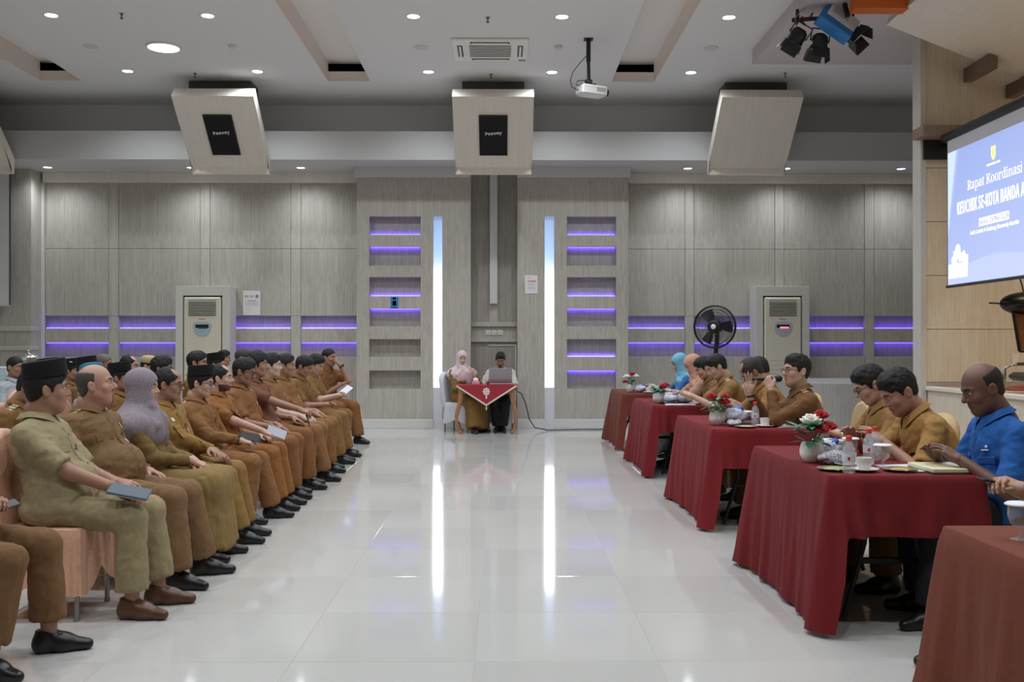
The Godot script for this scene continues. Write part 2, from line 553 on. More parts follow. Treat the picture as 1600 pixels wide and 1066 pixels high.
# ---------------------------------------------------------------- distance fields on a grid, meshed as surface nets
class Field:
	var o: Vector3
	var h: float
	var nx: int
	var ny: int
	var nz: int
	var d := PackedFloat32Array()

	func _init(lo: Vector3, hi: Vector3, cell: float) -> void:
		o = lo; h = cell
		nx = int(ceil((hi.x - lo.x) / cell)) + 1
		ny = int(ceil((hi.y - lo.y) / cell)) + 1
		nz = int(ceil((hi.z - lo.z) / cell)) + 1
		d.resize(nx * ny * nz)
		d.fill(10.0)

	func span(lo: Vector3, hi: Vector3) -> Array[int]:
		var a := (lo - o) / h
		var b := (hi - o) / h
		return [clampi(int(a.x), 0, nx - 1), clampi(int(ceil(b.x)), 0, nx - 1), clampi(int(a.y), 0, ny - 1), clampi(int(ceil(b.y)), 0, ny - 1), clampi(int(a.z), 0, nz - 1), clampi(int(ceil(b.z)), 0, nz - 1)]

	# a tapered capsule; flat cuts its end b straight across
	func cap(a: Vector3, b: Vector3, ra: float, rb: float, k := 0.02, flat := false) -> void:
		var m := maxf(ra, rb) + k + 2.0 * h
		var mm := Vector3(m, m, m)
		var s := span(a.min(b) - mm, a.max(b) + mm)
		var ba := b - a
		var inv := 1.0 / maxf(ba.length_squared(), 1e-9)
		var dir := ba.normalized()
		var kk := maxf(k, 1e-5)
		var top := 3.0 if flat else 1.0
		for z in range(s[4], s[5] + 1):
			for y in range(s[2], s[3] + 1):
				var i := (z * ny + y) * nx + s[0]
				var q := Vector3(o.x + s[0] * h, o.y + y * h, o.z + z * h) - a
				for x in range(s[0], s[1] + 1):
					var t := clampf(q.dot(ba) * inv, 0.0, top)
					var e := (q - ba * t).length() - ra - (rb - ra) * t
					if flat:
						e = maxf(e, (q - ba).dot(dir))
					var f := d[i]
					var g := kk - absf(e - f)
					if g > 0.0: d[i] = minf(e, f) - g * g * 0.25 / kk
					elif e < f: d[i] = e
					i += 1
					q.x += h

	func ell(c: Vector3, r: Vector3, k := 0.02, bs := Basis.IDENTITY, cut := false) -> void:
		var m := maxf(r.x, maxf(r.y, r.z)) + k + 2.0 * h
		var mm := Vector3(m, m, m)
		if bs == Basis.IDENTITY: mm = r + Vector3(k, k, k) + Vector3(h, h, h) * 2.0
		var s := span(c - mm, c + mm)
		var inv := bs.inverse()
		var step := inv * Vector3(h, 0, 0)
		var r1 := Vector3.ONE / r
		var kk := maxf(k, 1e-5)
		for z in range(s[4], s[5] + 1):
			for y in range(s[2], s[3] + 1):
				var i := (z * ny + y) * nx + s[0]
				var q := inv * (Vector3(o.x + s[0] * h, o.y + y * h, o.z + z * h) - c)
				for x in range(s[0], s[1] + 1):
					var w := q * r1
					var k0 := w.length()
					var e := k0 * (k0 - 1.0) / maxf((w * r1).length(), 1e-6)
					var f := d[i]
					if cut:
						var g := kk - absf(-e - f)
						if g > 0.0: d[i] = maxf(-e, f) + g * g * 0.25 / kk
						elif -e > f: d[i] = -e
					else:
						var g := kk - absf(e - f)
						if g > 0.0: d[i] = minf(e, f) - g * g * 0.25 / kk
						elif e < f: d[i] = e
					i += 1
					q += step

	# removes everything on the side that the normal points to
	func half(p: Vector3, nn: Vector3) -> void:
		for z in nz:
			for y in ny:
				var i := (z * ny + y) * nx
				var q := (Vector3(o.x, o.y + y * h, o.z + z * h) - p).dot(nn)
				var st := h * nn.x
				for x in nx:
					if q > d[i]: d[i] = q
					i += 1
					q += st

	func at(p: Vector3) -> float:
		var a := (p - o) / h
		var x := clampi(int(a.x), 0, nx - 2)
		var y := clampi(int(a.y), 0, ny - 2)
		var z := clampi(int(a.z), 0, nz - 2)
		var fx := a.x - x
		var fy := a.y - y
		var fz := a.z - z
		var i := (z * ny + y) * nx + x
		var s := nx * ny
		var p0 := lerpf(lerpf(d[i], d[i + 1], fx), lerpf(d[i + nx], d[i + nx + 1], fx), fy)
		var p1 := lerpf(lerpf(d[i + s], d[i + s + 1], fx), lerpf(d[i + s + nx], d[i + s + nx + 1], fx), fy)
		return lerpf(p0, p1, fz)

	func cell_vertex(i: int, x: int, y: int, z: int, mb: MB) -> int:
		var s := nx * ny
		var g: Array[float] = [d[i], d[i + 1], d[i + nx], d[i + nx + 1], d[i + s], d[i + s + 1], d[i + s + nx], d[i + s + nx + 1]]
		var sum := Vector3.ZERO
		var cnt := 0
		for e in 12:
			var a: int = EA[e]
			var b: int = EB[e]
			var da := g[a]
			var db := g[b]
			if (da < 0.0) != (db < 0.0):
				var t := da / (da - db)
				var pa := Vector3(a & 1, (a >> 1) & 1, a >> 2)
				var pb := Vector3(b & 1, (b >> 1) & 1, b >> 2)
				sum += pa.lerp(pb, t)
				cnt += 1
		var p := sum / maxf(1.0, cnt)
		var gr := Vector3(g[1] + g[3] + g[5] + g[7] - g[0] - g[2] - g[4] - g[6], g[2] + g[3] + g[6] + g[7] - g[0] - g[1] - g[4] - g[5], g[4] + g[5] + g[6] + g[7] - g[0] - g[1] - g[2] - g[3])
		return mb.vert(o + Vector3(x + p.x, y + p.y, z + p.z) * h, gr.normalized())

	const EA = [0, 2, 4, 6, 0, 1, 4, 5, 0, 1, 2, 3]
	const EB = [1, 3, 5, 7, 2, 3, 6, 7, 4, 5, 6, 7]

	func nets(mb: MB) -> MB:
		var at_cell := {}
		var s := nx * ny
		var lim := 4.0 * h
		for z in range(1, nz - 1):
			for y in range(1, ny - 1):
				var i := (z * ny + y) * nx + 1
				for x in range(1, nx - 1):
					var a := d[i]
					if a < lim and a > -lim:
						var neg := a < 0.0
						for ax in 3:
							var b := d[i + 1] if ax == 0 else d[i + nx] if ax == 1 else d[i + s]
							if neg == (b < 0.0): continue
							# the four cells round this edge
							var q: Array[int] = [0, 0, 0, 0]
							for k in 4:
								var du := -1 if k == 0 or k == 3 else 0
								var dw := -1 if k < 2 else 0
								var cx := x
								var cy := y
								var cz := z
								if ax == 0: cy += du; cz += dw
								elif ax == 1: cz += du; cx += dw
								else: cx += du; cy += dw
								var ci := (cz * ny + cy) * nx + cx
								var got: int = at_cell.get(ci, -1)
								if got < 0:
									got = cell_vertex(ci, cx, cy, cz, mb)
									at_cell[ci] = got
								q[k] = got
							if neg:
								mb.tri(q[0], q[1], q[2]); mb.tri(q[0], q[2], q[3])
							else:
								mb.tri(q[0], q[2], q[1]); mb.tri(q[0], q[3], q[2])
					i += 1
		return mb

# ---------------------------------------------------------------- nodes
var used := {}

func numbered(called: String) -> String:
	var k: int = used.get(called, 0)
	used[called] = k + 1
	return called if k == 0 else "%s_%03d" % [called, k]

func tag(o: Node, label := "", category := "", group := "", kind := "") -> void:
	if label: o.set_meta("label", label)
	if category: o.set_meta("category", category)
	if group: o.set_meta("group", group)
	if kind: o.set_meta("kind", kind)

func thing(called: String, label: String, category: String, at := Vector3.ZERO, turn := 0.0, group := "") -> Node3D:
	var o := Node3D.new()
	o.name = numbered(called)
	add_child(o)
	o.position = at
	o.rotation.y = turn
	tag(o, label, category, group)
	return o

func part(parent: Node, called: String, mesh: Mesh, m: Material, at := Vector3.ZERO, label := "") -> MeshInstance3D:
	var o := MeshInstance3D.new()
	o.name = called
	o.mesh = mesh
	o.material_override = m
	parent.add_child(o, true)
	o.position = at
	if label: o.set_meta("label", label)
	return o

func single(called: String, label: String, category: String, mesh: Mesh, m: Material, at := Vector3.ZERO, turn := 0.0, group := "") -> MeshInstance3D:
	var o := MeshInstance3D.new()
	o.name = numbered(called)
	o.mesh = mesh
	o.material_override = m
	add_child(o)
	o.position = at
	o.rotation.y = turn
	tag(o, label, category, group)
	return o

func structure(called: String, label: String) -> Node3D:
	var o := Node3D.new()
	o.name = numbered(called)
	add_child(o)
	tag(o, label, "", "", "structure")
	return o

func copy_of(src: Node3D, label: String, at: Vector3, turn := 0.0, group := "") -> Node3D:
	var o: Node3D = src.duplicate()
	var stem := String(src.name)
	var cut := stem.rfind("_")
	if cut > 0 and stem.substr(cut + 1).is_valid_int(): stem = stem.substr(0, cut)
	o.name = numbered(stem)
	add_child(o)
	o.position = at
	o.rotation.y = turn
	o.set_meta("label", label)
	if group: o.set_meta("group", group)
	return o

var boxes := {}
func box_mesh(size: Vector3, bev := 0.003) -> Mesh:
	var key := [size.snapped(Vector3(0.0005, 0.0005, 0.0005)), bev]
	if not boxes.has(key):
		boxes[key] = MB.new().box(Vector3.ZERO, size, bev).mesh()
	return boxes[key]

# a box given by its corners
func slab(parent: Node, called: String, lo: Vector3, hi: Vector3, m: Material, bev := 0.003) -> MeshInstance3D:
	return part(parent, called, box_mesh(hi - lo, bev), m, (lo + hi) * 0.5)

# ---------------------------------------------------------------- materials
var mats := {}

func paint(hex: String, rough := 0.6, metal := 0.0) -> StandardMaterial3D:
	var key := [hex, rough, metal]
	if not mats.has(key):
		var m := StandardMaterial3D.new()
		m.albedo_color = Color(hex)
		m.roughness = rough
		m.metallic = metal
		mats[key] = m
	return mats[key]

func glow(hex: String, energy: float, base := "ffffff") -> StandardMaterial3D:
	var key := ["glow", hex, energy]
	if not mats.has(key):
		var m := StandardMaterial3D.new()
		m.albedo_color = Color(base)
		m.emission_enabled = true
		m.emission = Color(hex)
		m.emission_energy_multiplier = energy
		mats[key] = m
	return mats[key]

func streaks(a: Color, b: Color, sd: int, across: float, along: float) -> ImageTexture:
	var im := Image.create(512, 512, false, Image.FORMAT_RGB8)
	var fine := FastNoiseLite.new()
	fine.seed = sd
	fine.frequency = 1.0
	fine.fractal_octaves = 3
	var broad := FastNoiseLite.new()
	broad.seed = sd + 7
	broad.frequency = 1.0
	for y in 512:
		for x in 512:
			# laid on a torus so that the texture repeats without a seam
			var u := TAU * x / 512.0
			var w := TAU * y / 512.0
			var t := fine.get_noise_3d(cos(u) * across, sin(u) * across, sin(w) * along + cos(w) * along * 0.7) * 0.75
			t += broad.get_noise_3d(cos(u) * across * 0.2, sin(u) * across * 0.2, sin(w) * along * 2.0) * 0.4
			im.set_pixel(x, y, a.lerp(b, clampf(0.5 + t, 0.0, 1.0)))
	return ImageTexture.create_from_image(im)

func grained(a: String, b: String, sd: int, rough: float, metres := 1.6, across := 16.0, along := 0.6) -> StandardMaterial3D:
	var key := ["grain", a, b, sd]
	if not mats.has(key):
		var m := StandardMaterial3D.new()
		m.albedo_texture = streaks(Color(a), Color(b), sd, across, along)
		m.uv1_triplanar = true
		m.uv1_world_triplanar = true
		m.uv1_scale = Vector3.ONE / metres
		m.roughness = rough
		mats[key] = m
	return mats[key]

var weave_texture: ImageTexture
func cloth(hex: String, rough := 0.85, sheen := 0.0) -> StandardMaterial3D:
	var key := ["cloth", hex, rough]
	if not mats.has(key):
		if weave_texture == null:
			var im := Image.create(256, 256, false, Image.FORMAT_RGB8)
			var f := FastNoiseLite.new()
			f.seed = 11
			f.frequency = 0.035
			f.fractal_octaves = 4
			for y in 256:
				for x in 256:
					var g := 0.93 + 0.07 * f.get_noise_2d(x, y) - 0.03 * ((x + y) % 2)
					im.set_pixel(x, y, Color(g, g, g))
			weave_texture = ImageTexture.create_from_image(im)
		var m := StandardMaterial3D.new()
		m.albedo_color = Color(hex)
		m.albedo_texture = weave_texture
		m.uv1_triplanar = true
		m.uv1_scale = Vector3(3, 3, 3)
		m.roughness = rough
		m.rim_enabled = sheen > 0.0
		m.rim = sheen
		m.rim_tint = 0.6
		mats[key] = m
	return mats[key]

func spotted(hex: String, hex2: String, scale: float, sd: int) -> StandardMaterial3D:
	var key := ["spotted", hex, hex2, scale]
	if not mats.has(key):
		var im := Image.create(256, 256, false, Image.FORMAT_RGB8)
		var f := FastNoiseLite.new()
		f.seed = sd
		f.noise_type = FastNoiseLite.TYPE_CELLULAR
		f.frequency = 0.045
		for y in 256:
			for x in 256:
				var t := smoothstep(-0.75, -0.45, f.get_noise_2d(x, y))
				im.set_pixel(x, y, Color(hex2).lerp(Color(hex), t))
		var m := StandardMaterial3D.new()
		m.albedo_texture = ImageTexture.create_from_image(im)
		m.uv1_triplanar = true
		m.uv1_scale = Vector3(scale, scale, scale)
		m.roughness = 0.85
		mats[key] = m
	return mats[key]

func tinted(rough: float) -> StandardMaterial3D:   # colour comes from the vertices
	var key := ["tinted", rough]
	if not mats.has(key):
		var m := StandardMaterial3D.new()
		m.vertex_color_use_as_albedo = true
		m.roughness = rough
		mats[key] = m
	return mats[key]

func glass(hex: String, alpha: float, rough := 0.05) -> StandardMaterial3D:
	var key := ["glass", hex, alpha]
	if not mats.has(key):
		var m := StandardMaterial3D.new()
		m.albedo_color = Color(Color(hex), alpha)
		m.transparency = BaseMaterial3D.TRANSPARENCY_ALPHA
		m.roughness = rough
		mats[key] = m
	return mats[key]

# ---------------------------------------------------------------- people
# heads: origin between the ears at eye height, face towards +z
static func head_shape(w: float, fat: float, nose: float, beard: int, cell: float) -> MB:
	var f := Field.new(Vector3(-0.105, -0.205, -0.125), Vector3(0.105, 0.14, 0.135), cell)
	f.ell(Vector3(0, 0.028, -0.012), Vector3(0.075 * w, 0.088, 0.097), 0.02)
	f.ell(Vector3(0, -0.032, 0.020), Vector3(0.062 * w + 0.006 * fat, 0.083, 0.070), 0.03)
	f.ell(Vector3(0, -0.078, 0.034), Vector3(0.046 * w + 0.014 * fat, 0.036, 0.046), 0.03)
	f.cap(Vector3(-0.012, -0.100, 0.066), Vector3(0.012, -0.100, 0.066), 0.015, 0.015, 0.022)
	for s in [-1.0, 1.0]:
		f.ell(Vector3(s * 0.038 * w, -0.030, 0.056), Vector3(0.025 + 0.006 * fat, 0.026, 0.022), 0.02)
		f.cap(Vector3(s * 0.012, 0.021, 0.084), Vector3(s * 0.045, 0.019, 0.068), 0.010, 0.008, 0.014)
		f.cap(Vector3(s * 0.05 * w, -0.055, -0.005), Vector3(s * 0.030, -0.092, 0.050), 0.016 + 0.007 * fat, 0.014 + 0.004 * fat, 0.025)
	if fat > 0.3:
		f.ell(Vector3(0, -0.112, 0.030), Vector3(0.05 * fat, 0.025, 0.045), 0.03)
	f.cap(Vector3(0, 0.010, 0.083), Vector3(0, -0.028, 0.102 + 0.004 * nose), 0.0075, 0.0115 + 0.002 * nose, 0.012)
	for s in [-1.0, 1.0]:
		f.cap(Vector3(s * 0.006, -0.032, 0.098), Vector3(s * (0.013 + 0.002 * nose), -0.034, 0.090), 0.008, 0.0085, 0.006)
		f.ell(Vector3(s * 0.031, 0.000, 0.099), Vector3(0.019, 0.012, 0.018), 0.014, Basis.IDENTITY, true)
	f.cap(Vector3(-0.017, -0.060, 0.081), Vector3(0.017, -0.060, 0.081), 0.0065, 0.0065, 0.008)
	f.cap(Vector3(-0.009, -0.058, 0.088), Vector3(0.009, -0.058, 0.088), 0.0055, 0.0055, 0.006)
	f.cap(Vector3(-0.013, -0.071, 0.083), Vector3(0.013, -0.071, 0.083), 0.0075, 0.0075, 0.007)
	f.cap(Vector3(0, -0.070, -0.022), Vector3(0, -0.200, -0.045), 0.053 + 0.008 * fat, 0.058 + 0.01 * fat, 0.03)
	for s in [-1.0, 1.0]:
		var eb := Basis(Vector3(0, 1, 0), s * -0.45) * Basis(Vector3(1, 0, 0), -0.2)
		f.ell(Vector3(s * (0.076 * w + 0.004), -0.012, -0.014), Vector3(0.009, 0.033, 0.020), 0.006, eb)
		f.ell(Vector3(s * (0.076 * w + 0.014), -0.010, -0.008), Vector3(0.007, 0.020, 0.011), 0.005, eb, true)
	var mb := f.nets(MB.new())
	for k in mb.v.size():
		var p := mb.v[k]
		var ax := absf(p.x)
		var q := Color(1, 1, 1)
		if p.z > 0.06:
			if absf(p.y - (0.024 - 0.10 * maxf(0.0, ax - 0.034))) < 0.0052 and ax > 0.012 and ax < 0.049: q = Color(0.10, 0.08, 0.08)
			elif p.z > 0.078 and absf(p.y + 0.064) < 0.0125 and ax < 0.023: q = Color(0.80, 0.62, 0.60)
		if beard > 0 and p.y < -0.040 and p.z > -0.01 and q.g > 0.7:
			var mous := p.y > -0.056 and p.y < -0.043 and ax < 0.03 and p.z > 0.07
			var chin := p.y < -0.068 + 0.3 * maxf(0.0, ax - 0.03) and p.y > -0.125 and (p.y < -0.077 or ax > 0.02)
			if mous or (beard == 2 and chin) or (beard == 3 and chin and ax < 0.024): q = Color(0.16, 0.13, 0.12)
		mb.c[k] = q
	for s in [-1.0, 1.0]:
		mb.col = Color(0.42, 0.36, 0.32, 0.0)
		mb.ball(Vector3(s * 0.031, 0.000, 0.0738), Vector3(0.0125, 0.0070, 0.0125), 10, 8)
		mb.col = Color(0.03, 0.02, 0.015, 0.0)
		mb.ball(Vector3(s * 0.031, 0.000, 0.0832), Vector3(0.0050, 0.0052, 0.0040), 8, 6)
	mb.col = Color(1, 1, 1)
	return mb

# hair: 0 short and full, 1 receding, 2 only round the sides, 3 cropped close, 4 longer swept
static func hair_shape(style: int, w: float, sd: int, cell: float) -> MB:
	var f := Field.new(Vector3(-0.11, -0.12, -0.14), Vector3(0.11, 0.16, 0.12), cell)
	var g: float = [0.010, 0.008, 0.0025, 0.004, 0.015][style]
	f.ell(Vector3(0, 0.030, -0.013), Vector3(0.076 * w + g * 0.8, 0.088 + g * 1.25, 0.098 + g), 0.01)
	if style == 0 or style == 4:
		f.ell(Vector3(0.008, 0.090, 0.028), Vector3(0.050, 0.032, 0.052), 0.03)
	f.ell(Vector3(0, -0.034, -0.052), Vector3(0.058 * w, 0.045, 0.047), 0.02)
	# the face, the temples, the ears and the neck stay free
	f.ell(Vector3(0, -0.03, 0.145), Vector3(0.120, [0.100, 0.118, 0.118, 0.100, 0.096][style], 0.125), 0.005, Basis.IDENTITY, true)
	for s in [-1.0, 1.0]:
		f.ell(Vector3(s * 0.088, -0.018, -0.008), Vector3(0.024, 0.034, 0.024), 0.004, Basis.IDENTITY, true)
		f.ell(Vector3(s * 0.07, -0.078, 0.035), Vector3(0.05, 0.058, 0.055), 0.004, Basis.IDENTITY, true)
		f.ell(Vector3(s * 0.085, -0.012, 0.058), Vector3(0.040, 0.052, 0.036), 0.004, Basis.IDENTITY, true)
	f.half(Vector3(0, -0.066, -0.05), Vector3(0, -1, 0.25).normalized())
	if style == 1:
		f.ell(Vector3(0, 0.105, 0.055), Vector3(0.052, 0.05, 0.055), 0.01, Basis.IDENTITY, true)
	if style == 2:
		for s in [-1.0, 1.0]: f.ell(Vector3(s * 0.085, 0.035, 0.07), Vector3(0.055, 0.07, 0.062), 0.01, Basis.IDENTITY, true)
		f.ell(Vector3(0, 0.125, 0.035), Vector3(0.090, 0.098, 0.145), 0.012, Basis.IDENTITY, true)
	var mb := f.nets(MB.new())
	var nz := FastNoiseLite.new()
	nz.seed = sd
	nz.frequency = 75.0
	var amp: float = [0.0035, 0.0025, 0.001, 0.001, 0.0045][style]
	for k in mb.v.size():
		var p := mb.v[k]
		var tuft := nz.get_noise_3d(p.x * 0.5 + 3.0, p.y * 0.25, p.z * 0.35) * smoothstep(0.02, 0.09, p.y)
		mb.v[k] = p + mb.n[k] * amp * (nz.get_noise_3d(p.x * 1.7, p.y * 0.4, p.z * 0.6) + 1.6 * tuft)
	mb.smooth(0, 0)
	return mb

# a stiff oval velvet cap
static func peci_shape(tall: float) -> MB:
	var rings := []
	var pr := [[0.0, 1.01], [tall * 0.5, 1.0], [tall * 0.93, 0.97], [tall, 0.93], [tall - 0.004, 0.80], [tall - 0.012, 0.45], [tall - 0.014, 0.05]]
	for r in pr:
		var ring := PackedVector3Array()
		for k in 32:
			var a := -TAU * k / 32.0
			ring.append(Vector3(cos(a) * 0.088 * r[1], r[0] + 0.012 * cos(a) * cos(a) * signf(r[0] - 0.001) * 0.0 + 0.006 * sin(a), sin(a) * 0.110 * r[1]))
		rings.append(ring)
	return MB.new().loft(rings, true, true, true)

static func kopiah_shape() -> MB:   # soft round knitted cap
	return MB.new().lathe([Vector2(0.094, -0.012), Vector2(0.097, 0.0), Vector2(0.096, 0.03), Vector2(0.090, 0.055), Vector2(0.072, 0.072), Vector2(0.04, 0.082), Vector2(0.001, 0.085)], 28, Transform3D.IDENTITY, 0.90, 1.08)

static func hijab_shape(sd: int) -> MB:
	var f := Field.new(Vector3(-0.30, -0.47, -0.24), Vector3(0.30, 0.15, 0.24), 0.0075)
	f.ell(Vector3(0, 0.030, -0.016), Vector3(0.090, 0.105, 0.116), 0.02)
	f.ell(Vector3(0, -0.055, 0.004), Vector3(0.083, 0.105, 0.100), 0.03)
	f.cap(Vector3(0, -0.10, -0.02), Vector3(0, -0.22, -0.03), 0.085, 0.115, 0.05)
	f.ell(Vector3(0, -0.255, -0.03), Vector3(0.252, 0.135, 0.155), 0.07)
	f.ell(Vector3(0, -0.31, 0.060), Vector3(0.165, 0.135, 0.095), 0.06)
	f.cap(Vector3(-0.05, -0.12, 0.07), Vector3(0.10, -0.22, 0.12), 0.022, 0.028, 0.03)
	f.cap(Vector3(0.05, -0.13, 0.07), Vector3(-0.09, -0.25, 0.12), 0.022, 0.030, 0.03)
	f.cap(Vector3(0.06, -0.22, 0.12), Vector3(0.10, -0.38, 0.13), 0.035, 0.03, 0.04)
	f.ell(Vector3(0, -0.026, 0.115), Vector3(0.060, 0.080, 0.085), 0.008, Basis.IDENTITY, true)
	var mb := f.nets(MB.new())
	var nz := FastNoiseLite.new()
	nz.seed = sd
	nz.frequency = 7.0
	for k in mb.v.size():
		var p := mb.v[k]
		var low := smoothstep(0.0, -0.2, p.y)
		mb.v[k] = p + mb.n[k] * (0.003 + 0.007 * low) * nz.get_noise_3d(p.x * 1.3, p.y * 0.8 + absf(p.x) * 1.6, p.z)
	mb.smooth(0, 0)
	return mb

# right hand: wrist at the origin, fingers to +z, back of the hand to +y, thumb to +x
static func hand_shape(curl: Array, thumb: float, spread: float, cell: float) -> MB:
	var f := Field.new(Vector3(-0.065, -0.105, -0.055), Vector3(0.090, 0.045, 0.205), cell)
	f.cap(Vector3(0, 0, -0.05), Vector3(0, 0, 0.01), 0.027, 0.026, 0.02)
	var lens := [0.070, 0.078, 0.073, 0.057]
	for k in 4:
		var x: float = 0.029 - 0.0195 * k
		var kn := Vector3(x * 1.04, 0.003 - 0.003 * absf(k - 1.3), 0.088 - 0.004 * absf(k - 1.0) - (0.006 if k == 3 else 0.0))
		f.cap(Vector3(x * 0.55, -0.001, 0.012), kn, 0.0165, 0.0105, 0.012)
		var at := kn
		var ang := 0.0
		var side := -(k - 1.5) * spread
		var r := 0.0094 - 0.0005 * absf(k - 1.0)
		for j in 3:
			ang += curl[j]
			var l: float = lens[k] * [0.45, 0.31, 0.24][j]
			var to := at + Vector3(sin(side) * cos(ang), -sin(ang), cos(ang) * cos(side)) * l
			f.cap(at, to, r, r - 0.0009, 0.003)
			at = to
			r -= 0.0009
	f.ell(Vector3(0.018, -0.010, 0.035), Vector3(0.020, 0.013, 0.032), 0.012)
	f.ell(Vector3(-0.020, -0.009, 0.040), Vector3(0.015, 0.012, 0.034), 0.012)
	var a := Vector3(0.024, -0.006, 0.022)
	var b := a + Vector3(0.026 - 0.008 * thumb, -0.010 - 0.012 * thumb, 0.030)
	var e := b + Vector3(0.012 - 0.020 * thumb, -0.006 - 0.014 * thumb, 0.029)
	var g := e + Vector3(0.004 - 0.022 * thumb, -0.003 - 0.006 * thumb, 0.024)
	f.cap(a, b, 0.0150, 0.0118, 0.012)
	f.cap(b, e, 0.0112, 0.0098, 0.004)
	f.cap(e, g, 0.0098, 0.0080, 0.003)
	return f.nets(MB.new())

static func shoe_shape(slim: float) -> MB:   # toe to +z, sole on y = 0, ankle over the origin
	var f := Field.new(Vector3(-0.07, -0.02, -0.10), Vector3(0.07, 0.14, 0.23), 0.0065)
	f.cap(Vector3(0, 0.045, -0.035), Vector3(0.003, 0.038, 0.06), 0.040, 0.043, 0.02)
	f.cap(Vector3(0.003, 0.036, 0.06), Vector3(0.0, 0.026, 0.165), 0.043 * slim, 0.027, 0.03)
	f.cap(Vector3(0, 0.03, -0.03), Vector3(0, 0.105, -0.022), 0.037, 0.040, 0.03, true)
	f.cap(Vector3(0, 0.075, 0.0), Vector3(0, 0.045, 0.075), 0.034, 0.028, 0.03)
	f.half(Vector3(0, 0.0, 0), Vector3(0, -1, 0))
	f.half(Vector3(0, 0.013, 0.20), Vector3(0, -1, 0.35).normalized())
	return f.nets(MB.new())

static func bend(a: Vector3, b: Vector3, l1: float, l2: float, hint: Vector3) -> Vector3:
	var ab := b - a
	var dist := minf(ab.length(), (l1 + l2) * 0.999)
	var u := ab.normalized()
	var t := clampf((dist * dist + l1 * l1 - l2 * l2) / (2.0 * dist * l1), -1.0, 1.0)
	var w := (hint - u * hint.dot(u)).normalized()
	return a + u * l1 * t + w * l1 * sqrt(maxf(0.0, 1.0 - t * t))

static func crease(mb: MB, sd: int, amp: float, along: Vector3) -> void:
	var nz := FastNoiseLite.new()
	nz.seed = sd
	nz.frequency = 1.0
	var fine := FastNoiseLite.new()
	fine.seed = sd + 50
	fine.frequency = 1.0
	for k in mb.v.size():
		var p := mb.v[k]
		# long soft folds, bent by a slower wave, and finer ones across them
		var w := nz.get_noise_3d(p.x * 3.0, p.y * 3.0, p.z * 3.0) * 0.6
		var a := nz.get_noise_3d(p.x * along.x + w, p.y * along.y + w, p.z * along.z)
		var b := fine.get_noise_3d(p.x * along.x * 2.1 + w, p.y * along.y * 2.3 + w * 2.0, p.z * along.z * 2.0)
		mb.v[k] = p + mb.n[k] * amp * ((1.0 - 2.2 * absf(a)) * 0.8 + 0.4 * b - 0.3)
	mb.smooth(0, 0)

